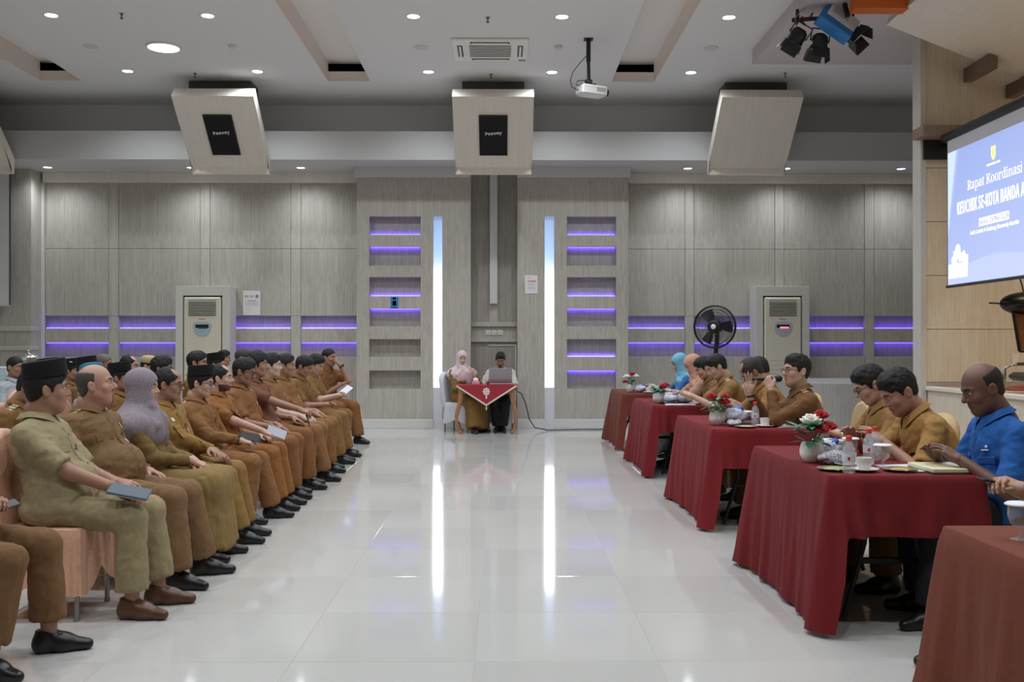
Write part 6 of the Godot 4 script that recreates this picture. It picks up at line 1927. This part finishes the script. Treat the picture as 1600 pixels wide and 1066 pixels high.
func side_table() -> void:
	var o := thing("carved_table", "small carved wooden table with curved legs by the back wall", "table", Vector3(-0.25, 0, -15.72))
	var w := grained("9a6a48", "b88660", 41, 0.4, 0.5)
	part(o, "table_top", MB.new().box(Vector3(0, 0.745, 0), Vector3(0.96, 0.03, 0.46), 0.01).mesh(), w)
	for s in [-1.0, 1.0]:
		for e in [-1.0, 1.0]:
			var leg := MB.new()
			var pts := []
			for k in 9:
				var t := k / 8.0
				var bow := sin(t * PI) * 0.05 - 0.03 * sin(t * TAU)
				pts.append(Vector3(s * (0.40 + bow), 0.73 - 0.73 * t, e * (0.17 + bow * 0.5)))
			leg.tube(pts, 0.045, 0.018, 12)
			leg.ball(Vector3(s * 0.405, 0.025, e * 0.172), Vector3(0.032, 0.025, 0.032))
			part(o, "leg", leg.mesh(), w)
	for e in [-1.0, 1.0]:
		var ap := MB.new()
		for k in 12:
			var x0 := -0.40 + 0.80 * k / 12.0
			var x1 := -0.40 + 0.80 * (k + 1) / 12.0
			var y := 0.62 + 0.05 * sin(PI * (k + 0.5) / 12.0)
			ap.box(Vector3((x0 + x1) * 0.5, (0.73 + y) * 0.5, e * 0.19), Vector3(x1 - x0 + 0.001, 0.73 - y, 0.025))
		part(o, "apron", ap.mesh(), w)
	# red runner cloth with a triangular front, pale border and embroidery
	var c := thing("table_runner", "red runner with pale border and embroidered motif on the carved table", "tablecloth", Vector3(-0.25, 0.761, -15.72))
	var mb := MB.new()
	mb.quad(Vector3(-0.47, 0.001, 0.24), Vector3(0.47, 0.001, 0.24), Vector3(0.47, 0.001, -0.22), Vector3(-0.47, 0.001, -0.22))
	mb.tri3(Vector3(-0.47, 0.0, 0.242), Vector3(0.0, -0.30, 0.250), Vector3(0.47, 0.0, 0.242))
	mb.quad(Vector3(-0.47, 0.001, 0.24), Vector3(-0.47, 0.0, 0.242), Vector3(0.47, 0.0, 0.242), Vector3(0.47, 0.001, 0.24))
	part(c, "cloth", mb.mesh(), cloth("b02636", 0.6))
	var bd := MB.new()
	for s in [-1.0, 1.0]:
		var d := (Vector3(0, -0.30, 0.252) - Vector3(s * 0.47, 0, 0.244)).normalized()
		var nn: Vector3 = Vector3(0, 0, 1).cross(d) * s
		bd.tube([Vector3(s * 0.465, -0.012, 0.246), Vector3(0, -0.31, 0.254)], 0.014, -1.0, 6)
	part(c, "border", bd.mesh(), paint("d8d4cc", 0.6))
	var em := MB.new()
	for k in 8:
		var a := TAU * k / 8.0
		em.ball(Vector3(cos(a) * 0.04, -0.10 + sin(a) * 0.045, 0.250), Vector3(0.018, 0.018, 0.004), 8, 6)
	em.ball(Vector3(0, -0.10, 0.250), Vector3(0.022, 0.025, 0.005), 10, 6)
	em.ball(Vector3(0, -0.185, 0.252), Vector3(0.014, 0.03, 0.004), 8, 6)
	part(c, "embroidery", em.mesh(), paint("e6d8d2", 0.6))
	part(c, "tassel", MB.new().tube([Vector3(0, -0.31, 0.254), Vector3(0, -0.38, 0.254)], 0.006, 0.012, 8).mesh(), paint("e8e4da", 0.7))
	var l := thing("laptop", "silver laptop seen from behind on the carved table", "laptop", Vector3(-0.03, 0.764, -15.70))
	part(l, "base", box_mesh(Vector3(0.36, 0.018, 0.24), 0.004), paint("a8a8ac", 0.35, 0.5), Vector3(0, 0.010, -0.06))
	var lid := part(l, "lid", MB.new().box(Vector3(0, 0.125, 0), Vector3(0.36, 0.25, 0.008), 0.003).mesh(), paint("9c989e", 0.3, 0.6), Vector3(0, 0.018, 0.05))
	lid.rotation_degrees.x = 12.0
	var ph := thing("pink_tissue_box", "small pink box on the carved table before the woman", "box", Vector3(-0.42, 0.764, -15.66))
	part(ph, "carton", box_mesh(Vector3(0.13, 0.05, 0.10), 0.006), paint("d88f98", 0.6), Vector3(0, 0.025, 0))
	part(ph, "tissue", MB.new().ball(Vector3(0.0, 0.07, 0), Vector3(0.045, 0.04, 0.03), 10, 8).mesh(), paint("f0e6e8", 0.8))
	bottle("small water bottle on the carved table beside the laptop", Vector3(-0.285, 0.764, -15.60), "small")
	single("power_cable", "thin dark cable running from the carved table along the floor", "cable", MB.new().tube([Vector3(0.23, 0.66, -15.75), Vector3(0.30, 0.62, -15.75), Vector3(0.37, 0.45, -15.8), Vector3(0.43, 0.20, -15.9), Vector3(0.52, 0.06, -16.0), Vector3(0.72, 0.012, -16.1), Vector3(1.1, 0.012, -16.2), Vector3(1.6, 0.012, -16.25), Vector3(1.95, 0.012, -16.4)], 0.009, -1.0, 8).mesh(), paint("3a3a40", 0.5))

func urn_table() -> void:
	# drinks table at the far left with a steel urn
	var o := thing("drinks_table", "white-draped drinks table at the far left behind the guests", "table", Vector3(-6.0, 0, -11.95))
	var mb := MB.new()
	mb.box(Vector3(0, 0.38, 0), Vector3(1.2, 0.76, 0.7), 0.02)
	part(o, "drape", tablecloth_shape(0.8, 1.4, 0.80, 77, true).mesh(), cloth("c9d2d2", 0.8))
	for s in [-1.0, 1.0]:
		for e in [-1.0, 1.0]: part(o, "leg", MB.new().tube([Vector3(s * 0.33, 0, e * 0.6), Vector3(s * 0.33, 0.78, e * 0.6)], 0.015).mesh(), paint("333333", 0.4))
	var u := thing("steel_urn", "shiny steel drinks urn with a knobbed lid behind the guests", "urn", Vector3(-5.81, 0.802, -12.25))
	var st := paint("d0d2d2", 0.18, 0.9)
	part(u, "tank", MB.new().lathe([Vector2(0.11, 0.0), Vector2(0.12, 0.02), Vector2(0.12, 0.02), Vector2(0.12, 0.40), Vector2(0.125, 0.42), Vector2(0.125, 0.43)], 28).mesh(), st)
	part(u, "lid", MB.new().lathe([Vector2(0.127, 0.43), Vector2(0.11, 0.455), Vector2(0.06, 0.475), Vector2(0.012, 0.48), Vector2(0.010, 0.50), Vector2(0.018, 0.515), Vector2(0.001, 0.525)], 28).mesh(), st)
	for s in [-1.0, 1.0]:
		part(u, "handle", MB.new().tube([Vector3(s * 0.12, 0.33, 0), Vector3(s * 0.155, 0.33, 0), Vector3(s * 0.155, 0.27, 0), Vector3(s * 0.12, 0.27, 0)], 0.008, -1.0, 6).mesh(), paint("242424", 0.4))
	for k in 3:
		var b := thing("cup_carton", ["pale blue carton stack beside the steel urn, lowest layer", "pale blue carton on the stack beside the urn, middle layer", "pale blue carton topmost on the stack beside the urn"][k], "carton", Vector3(-5.93, 0.802 + 0.11 * k, -11.7), 0.1 * k, "pale cartons")
		part(b, "carton", box_mesh(Vector3(0.36 - 0.02 * k, 0.108, 0.30), 0.006), paint("b9d0d2", 0.7), Vector3(0, 0.055, 0))
		part(b, "tape", box_mesh(Vector3(0.05, 0.004, 0.302), 0.0), paint("d8e4e4", 0.5), Vector3(0, 0.109, 0))

# ---------------------------------------------------------------- what lies on the tables
var small := {}

func bottle(label: String, at: Vector3, _kind := "") -> void:
	if not small.has("bottle"):
		small.bottle = MB.new().lathe([Vector2(0.001, 0.002), Vector2(0.024, 0.0), Vector2(0.030, 0.008), Vector2(0.030, 0.05), Vector2(0.028, 0.055), Vector2(0.030, 0.062), Vector2(0.030, 0.105), Vector2(0.027, 0.125), Vector2(0.014, 0.150), Vector2(0.012, 0.165)], 20).mesh()
		small.label = MB.new().lathe([Vector2(0.0306, 0.058), Vector2(0.0306, 0.100)], 20).mesh()
		small.cap = MB.new().lathe([Vector2(0.0145, 0.160), Vector2(0.0150, 0.164), Vector2(0.0150, 0.182), Vector2(0.013, 0.185), Vector2(0.001, 0.186)], 16).mesh()
		small.water = MB.new().lathe([Vector2(0.001, 0.004), Vector2(0.027, 0.006), Vector2(0.027, 0.10), Vector2(0.024, 0.122), Vector2(0.001, 0.123)], 16).mesh()
	var o := thing("water_bottle", label, "bottle", at, 0.0, "small water bottles")
	part(o, "bottle_wall", small.bottle, glass("e6eef4", 0.28, 0.08))
	part(o, "wrapper", small.label, paint("d9dce6", 0.5))
	part(o, "print", MB.new().box(Vector3(-0.010, 0.075, 0.0295), Vector3(0.012, 0.016, 0.002), 0.0).mesh(), paint("d23a34", 0.5))
	part(o, "cap", small.cap, paint("e0473c", 0.4))

func cup(label: String, at: Vector3, turn := 0.0) -> void:
	if not small.has("cup"):
		small.cup = MB.new().lathe([Vector2(0.001, 0.004), Vector2(0.022, 0.0), Vector2(0.026, 0.004), Vector2(0.036, 0.025), Vector2(0.041, 0.062), Vector2(0.0385, 0.062), Vector2(0.034, 0.027), Vector2(0.022, 0.008), Vector2(0.001, 0.007)], 24).mesh()
		small.handle = MB.new().tube([Vector3(0.038, 0.05, 0), Vector3(0.058, 0.048, 0), Vector3(0.060, 0.030, 0), Vector3(0.036, 0.020, 0)], 0.004, -1.0, 6).mesh()
		small.saucer = MB.new().lathe([Vector2(0.001, 0.004), Vector2(0.030, 0.0), Vector2(0.045, 0.004), Vector2(0.072, 0.014), Vector2(0.071, 0.017), Vector2(0.044, 0.008), Vector2(0.001, 0.007)], 28).mesh()
		small.tealid = MB.new().lathe([Vector2(0.043, 0.062), Vector2(0.044, 0.066), Vector2(0.030, 0.073), Vector2(0.008, 0.076), Vector2(0.006, 0.084), Vector2(0.001, 0.086)], 20).mesh()
	var o := thing("teacup", label, "cup", at, turn, "white teacups")
	var ch := paint("e8e6e2", 0.2)
	part(o, "saucer", small.saucer, ch)
	var c := part(o, "bowl", small.cup, ch, Vector3(0, 0.008, 0))
	part(c, "handle", small.handle, ch)

func goblet(label: String, at: Vector3) -> void:
	if not small.has("goblet"):
		small.goblet = MB.new().lathe([Vector2(0.030, 0.0), Vector2(0.031, 0.003), Vector2(0.006, 0.008), Vector2(0.005, 0.030), Vector2(0.010, 0.038), Vector2(0.030, 0.052), Vector2(0.039, 0.080), Vector2(0.037, 0.112)], 24).mesh()
		small.coaster = MB.new().lathe([Vector2(0.046, 0.112), Vector2(0.048, 0.116), Vector2(0.040, 0.121), Vector2(0.010, 0.123), Vector2(0.001, 0.124)], 24).mesh()
	var o := thing("covered_goblet", label, "glass", at, 0.0, "covered water goblets")
	part(o, "glass_bowl", small.goblet, glass("dfe8ec", 0.22, 0.04))
	part(o, "paper_cover", small.coaster, paint("ecebea", 0.5))

func plate(label: String, at: Vector3, food: String) -> void:
	if not small.has("plate"):
		small.plate = MB.new().lathe([Vector2(0.001, 0.003), Vector2(0.045, 0.0), Vector2(0.062, 0.005), Vector2(0.085, 0.013), Vector2(0.085, 0.015), Vector2(0.060, 0.008), Vector2(0.001, 0.006)], 28).mesh()
		small.food = MB.new().lathe([Vector2(0.052, 0.008), Vector2(0.050, 0.013), Vector2(0.030, 0.017), Vector2(0.001, 0.018)], 18, Transform3D.IDENTITY, 1.0, 0.7).mesh()
	var o := thing("snack_plate", label, "plate", at, 0.0, "small snack plates")
	part(o, "dish", small.plate, paint("b8b6a8", 0.2, 0.6))
	part(o, "snack", small.food, paint(food, 0.6))

func rose(parent: Node, at: Vector3, r: float, tone: String) -> void:
	if not small.has("rose"):
		var mb := MB.new()
		mb.ball(Vector3(0, 0.2, 0), Vector3(0.45, 0.55, 0.45), 10, 7)
		for ring in 3:
			var n: int = [3, 5, 6][ring]
			for k in n:
				var a := TAU * k / n + ring * 0.6
				var rr: float = [0.30, 0.55, 0.78][ring]
				var bs := Basis(Vector3.UP, -a) * Basis(Vector3.BACK, -0.35 - 0.25 * ring)
				mb.ball(Vector3(cos(a) * rr, 0.25 - 0.12 * ring, sin(a) * rr), Vector3(0.14, 0.52 - 0.06 * ring, 0.46), 8, 6, bs)
		small.rose = mb.mesh()
	var f := part(parent, "rose", small.rose, paint(tone, 0.6), at)
	f.scale = Vector3(r, r, r) * 1.25

func vase(label: String, at: Vector3, flowers: Array, sd: int) -> void:
	if not small.has("vase"):
		small.vase = MB.new().lathe([Vector2(0.001, 0.0), Vector2(0.030, 0.0), Vector2(0.036, 0.004), Vector2(0.052, 0.030), Vector2(0.055, 0.052), Vector2(0.048, 0.082), Vector2(0.040, 0.094), Vector2(0.038, 0.094), Vector2(0.045, 0.080), Vector2(0.03, 0.03)], 28).mesh()
		var lf := MB.new()
		var rows := []
		for j in 6:
			var t := j / 5.0
			var hw := 0.5 * sin(PI * minf(1.0, t * 0.9 + 0.08)) * (1.0 - 0.3 * t)
			rows.append(PackedVector3Array([Vector3(-hw, 0.10 * hw, t * 1.6), Vector3(0, -0.06 + 0.12 * sin(t * 3.0), t * 1.6), Vector3(hw, 0.10 * hw, t * 1.6)]))
		lf.loft(rows, false, false, false)
		small.leaf = lf.mesh()
	var o := thing("flower_vase", label, "vase", at, 0.0, "flower vases on the tables")
	o.scale = Vector3(1.2, 1.2, 1.2)
	part(o, "pot", small.vase, paint("e6e4de", 0.25))
	var rng := RandomNumberGenerator.new()
	rng.seed = sd
	var stems := MB.new()
	for f in flowers:
		stems.tube([Vector3(0, 0.06, 0), f[0] * 0.6 + Vector3(0, 0.05, 0), f[0]], 0.003, -1.0, 5)
		rose(o, f[0], f[1], f[2])
	part(o, "stems", stems.mesh(), paint("3f6a4c", 0.7))
	for k in 30:
		var a := rng.randf() * TAU
		var y := 0.085 + rng.randf() * 0.09
		var rr := 0.015 + rng.randf() * 0.035
		var lm := part(o, "leaf", small.leaf, paint(["3f7f62", "4e8f72", "2f6a50"][k % 3], 0.6))
		var s := 0.032 + rng.randf() * 0.02
		lm.transform = Transform3D(Basis(Vector3.UP, PI * 0.5 - a) * Basis(Vector3.RIGHT, -0.5 + rng.randf() * 0.9) * Basis.from_scale(Vector3(s, s, s)), Vector3(cos(a) * rr, y, sin(a) * rr))

func wrapper(label: String, at: Vector3, turn: float, size: Vector3, sd: int, blue: bool) -> void:
	# crumpled printed snack wrapper
	var o := thing("snack_wrapper", label, "wrapper", at, turn, "printed snack wrappers")
	var nz := FastNoiseLite.new()
	nz.seed = sd
	nz.frequency = 1.0
	var mb := MB.new().ball(Vector3(0, size.y * 0.5, 0), size * 0.5, 22, 14)
	for k in mb.v.size():
		var p := mb.v[k]
		p += mb.n[k] * 0.022 * nz.get_noise_3d(p.x * 16.0, p.y * 16.0, p.z * 16.0)
		p.y = maxf(p.y, 0.0)
		mb.v[k] = p
	mb.smooth(0, 0)
	part(o, "film", mb.mesh(), spotted("e2e0e2", "4a4a62" if not blue else "8f96b8", 11.0, sd))
	if blue:
		part(o, "blue_fold", MB.new().ball(Vector3(size.x * 0.1, size.y * 0.8, -size.z * 0.1), Vector3(size.x * 0.36, size.y * 0.26, size.z * 0.36), 10, 7, Basis(Vector3.BACK, 0.4)).mesh(), paint("3a62b8", 0.5))

func snack_box(label: String, at: Vector3, turn: float) -> void:
	var o := thing("snack_box", label, "box", at, turn, "white snack boxes")
	part(o, "carton", box_mesh(Vector3(0.13, 0.075, 0.13), 0.004), paint("e4e3e4", 0.6), Vector3(0, 0.038, 0))
	part(o, "lid", box_mesh(Vector3(0.136, 0.02, 0.136), 0.003), paint("eeedec", 0.6), Vector3(0, 0.082, 0))
	part(o, "print", box_mesh(Vector3(0.08, 0.03, 0.002), 0.0), paint("6a6660", 0.6), Vector3(0, 0.04, 0.066))

func build_table_things() -> void:
	var y := 0.7525
	var red := "b01822"
	var white := "eae8dc"
	# nearest whole table
	vase("white round vase with red and white roses on the nearest dark red table", Vector3(1.665, y, -5.34), [[Vector3(-0.012, 0.185, 0.02), 0.036, white], [Vector3(0.045, 0.205, -0.02), 0.030, red], [Vector3(0.030, 0.145, 0.035), 0.030, red], [Vector3(0.075, 0.155, 0.0), 0.031, red]], 5)
	wrapper("crumpled black-and-white printed wrapper beside the nearest flower vase", Vector3(1.755, y, -5.24), 0.3, Vector3(0.20, 0.07, 0.12), 4, false)
	wrapper("white wrapper with a blue fold behind the nearest flower vase", Vector3(1.80, y, -5.52), -0.3, Vector3(0.16, 0.10, 0.13), 8, true)
	snack_box("white printed snack box behind the nearest flower vase", Vector3(1.86, y, -5.66), 0.3)
	plate("metal plate with a green snack at the near edge of the dark red table", Vector3(1.665, y, -4.98), "9cae6c")
	bottle("small water bottle with a red cap standing in front of the teacup", Vector3(1.70, y, -4.87))
	cup("white teacup and saucer next to the water bottle at the table's near edge", Vector3(1.80, y, -4.94), 0.4)
	cup("white teacup behind the front water bottle", Vector3(1.80, y, -5.16), 2.4)
	goblet("covered goblet right of the front teacup", Vector3(1.955, y, -5.10))
	goblet("covered goblet behind the front teacup", Vector3(1.915, y, -5.46))
	goblet("covered goblet by the hand of the leaning man", Vector3(2.03, y, -5.80))
	goblet("covered goblet at the far end of the nearest dark red table", Vector3(1.93, y, -5.98))
	bottle("water bottle with a red cap between the two covered goblets", Vector3(1.95, y, -5.28))
	bottle("water bottle with a red cap before the leaning man's chest", Vector3(2.035, y, -5.42))
	plate("metal plate with a yellow snack beside the white sheets", Vector3(1.985, y, -4.95), "b59a4a")
	var pp := thing("paper_stack", "loose white sheets beside the cream booklet", "papers", Vector3(2.06, y, -5.05), 0.1)
	for k in 3: part(pp, "sheet", box_mesh(Vector3(0.21, 0.0016, 0.29), 0.0), paint("d5dade", 0.7), Vector3(0.004 * k, 0.001 + 0.002 * k, 0.003 * k)).rotation.y = 0.05 * k
	var bk := thing("booklet", "thick cream booklet with a dark cover on the table corner", "booklet", Vector3(2.20, y, -4.97), 0.03)
	part(bk, "cover", box_mesh(Vector3(0.225, 0.006, 0.30), 0.001), paint("1f2a2a", 0.5), Vector3(0, 0.003, 0))
	part(bk, "page_block", box_mesh(Vector3(0.218, 0.020, 0.29), 0.003), paint("e0d9b4", 0.6), Vector3(0, 0.017, 0))
	part(bk, "stamp", box_mesh(Vector3(0.012, 0.001, 0.09), 0.0), paint("d3bd72", 0.4), Vector3(-0.065, 0.0275, 0.02))
	# the table before the speaking man
	vase("white round vase with red roses on the table before the speaking man", Vector3(1.70, y, -7.86), [[Vector3(-0.04, 0.185, 0.02), 0.030, red], [Vector3(0.04, 0.150, 0.035), 0.031, red], [Vector3(0.06, 0.180, -0.03), 0.028, red]], 9)
	wrapper("white wrapper with a blue fold beside the second flower vase", Vector3(1.84, y, -7.92), 0.2, Vector3(0.22, 0.13, 0.16), 14, true)
	wrapper("crumpled black-and-white wrapper before the speaking man's teacup", Vector3(1.80, y, -7.72), 0.9, Vector3(0.16, 0.05, 0.10), 16, false)
	snack_box("white printed snack box on the table before the speaking man", Vector3(1.98, y, -8.10), 0.2)
	cup("white teacup and saucer before the speaking man", Vector3(2.02, y, -7.64), 0.2)
	bottle("small water bottle before the speaking man's elbow", Vector3(1.985, y, -7.80))
	plate("metal plate with a pale green snack on the speaking man's table", Vector3(1.86, y, -7.58), "a8b88a")
	var p2 := thing("paper_stack", "white sheets lying in front of the speaking man", "papers", Vector3(2.20, y, -7.72), 0.1)
	for k in 3: part(p2, "sheet", box_mesh(Vector3(0.21, 0.0016, 0.29), 0.0), paint("d5dade", 0.7), Vector3(0.003 * k, 0.001 + 0.002 * k, 0.0)).rotation.y = 0.06 * k
	# the table before the man with the cup
	vase("white round vase with two red roses on the third dark red table", Vector3(1.705, y, -10.85), [[Vector3(0.035, 0.150, 0.035), 0.032, red], [Vector3(0.065, 0.160, 0.0), 0.030, red]], 13)
	wrapper("blue and white wrapper on a dark tray beside the third vase", Vector3(1.81, y + 0.012, -10.72), 0.0, Vector3(0.15, 0.09, 0.13), 21, true)
	single("tray", "dark oval tray under the blue and white wrapper", "tray", MB.new().lathe([Vector2(0.001, 0.002), Vector2(0.10, 0.0), Vector2(0.125, 0.012), Vector2(0.123, 0.014), Vector2(0.10, 0.004), Vector2(0.001, 0.004)], 28).mesh(), paint("14161c", 0.3), Vector3(1.81, y, -10.72))
	wrapper("pink and white printed wrapper in the middle of the third dark red table", Vector3(1.98, y, -10.78), 0.5, Vector3(0.20, 0.12, 0.15), 23, false)
	cup("white teacup near the hands of the man in front of the fan", Vector3(2.06, y, -10.60), 1.0)
	snack_box("white snack box at the far end of the third dark red table", Vector3(1.92, y, -11.25), 0.1)
	var p3 := thing("paper_stack", "white sheets at the near edge of the third dark red table", "papers", Vector3(1.87, y, -10.52), 1.5)
	for k in 3: part(p3, "sheet", box_mesh(Vector3(0.21, 0.0016, 0.29), 0.0), paint("e2e2e4", 0.7), Vector3(0.003 * k, 0.001 + 0.002 * k, 0.01 * k)).rotation.y = 0.05 * k
	# farthest table
	vase("white vase with white and red roses on the farthest table", Vector3(1.72, y, -13.35), [[Vector3(-0.045, 0.170, 0.02), 0.034, white], [Vector3(0.02, 0.20, 0.0), 0.030, red], [Vector3(0.055, 0.175, 0.01), 0.032, white], [Vector3(-0.07, 0.115, 0.03), 0.026, red]], 17)
	wrapper("blue patterned wrapper beside the farthest vase", Vector3(1.84, y, -13.30), 0.2, Vector3(0.16, 0.10, 0.13), 31, true)
	wrapper("white patterned wrapper next to the blue one on the farthest table", Vector3(2.0, y, -13.25), 0.8, Vector3(0.17, 0.11, 0.13), 33, false)
	cup("white teacup on the farthest table", Vector3(1.93, y, -13.10), 0.3)
	# lower right table
	goblet("covered goblet at the right edge on the rust-brown table", Vector3(1.672, y, -3.2))
	var pen := thing("ballpoint_pen", "silver ballpoint pen at the right edge on the rust-brown table", "pen", Vector3(1.70, y + 0.006, -3.10), 0.4)
	part(pen, "barrel", MB.new().tube([Vector3(-0.06, 0, 0), Vector3(0.05, 0, 0)], 0.005, 0.005, 8).mesh(), paint("8a8d92", 0.3, 0.7))
	part(pen, "tip", MB.new().tube([Vector3(0.05, 0, 0), Vector3(0.07, 0, 0)], 0.005, 0.001, 8).mesh(), paint("55585c", 0.3, 0.7))
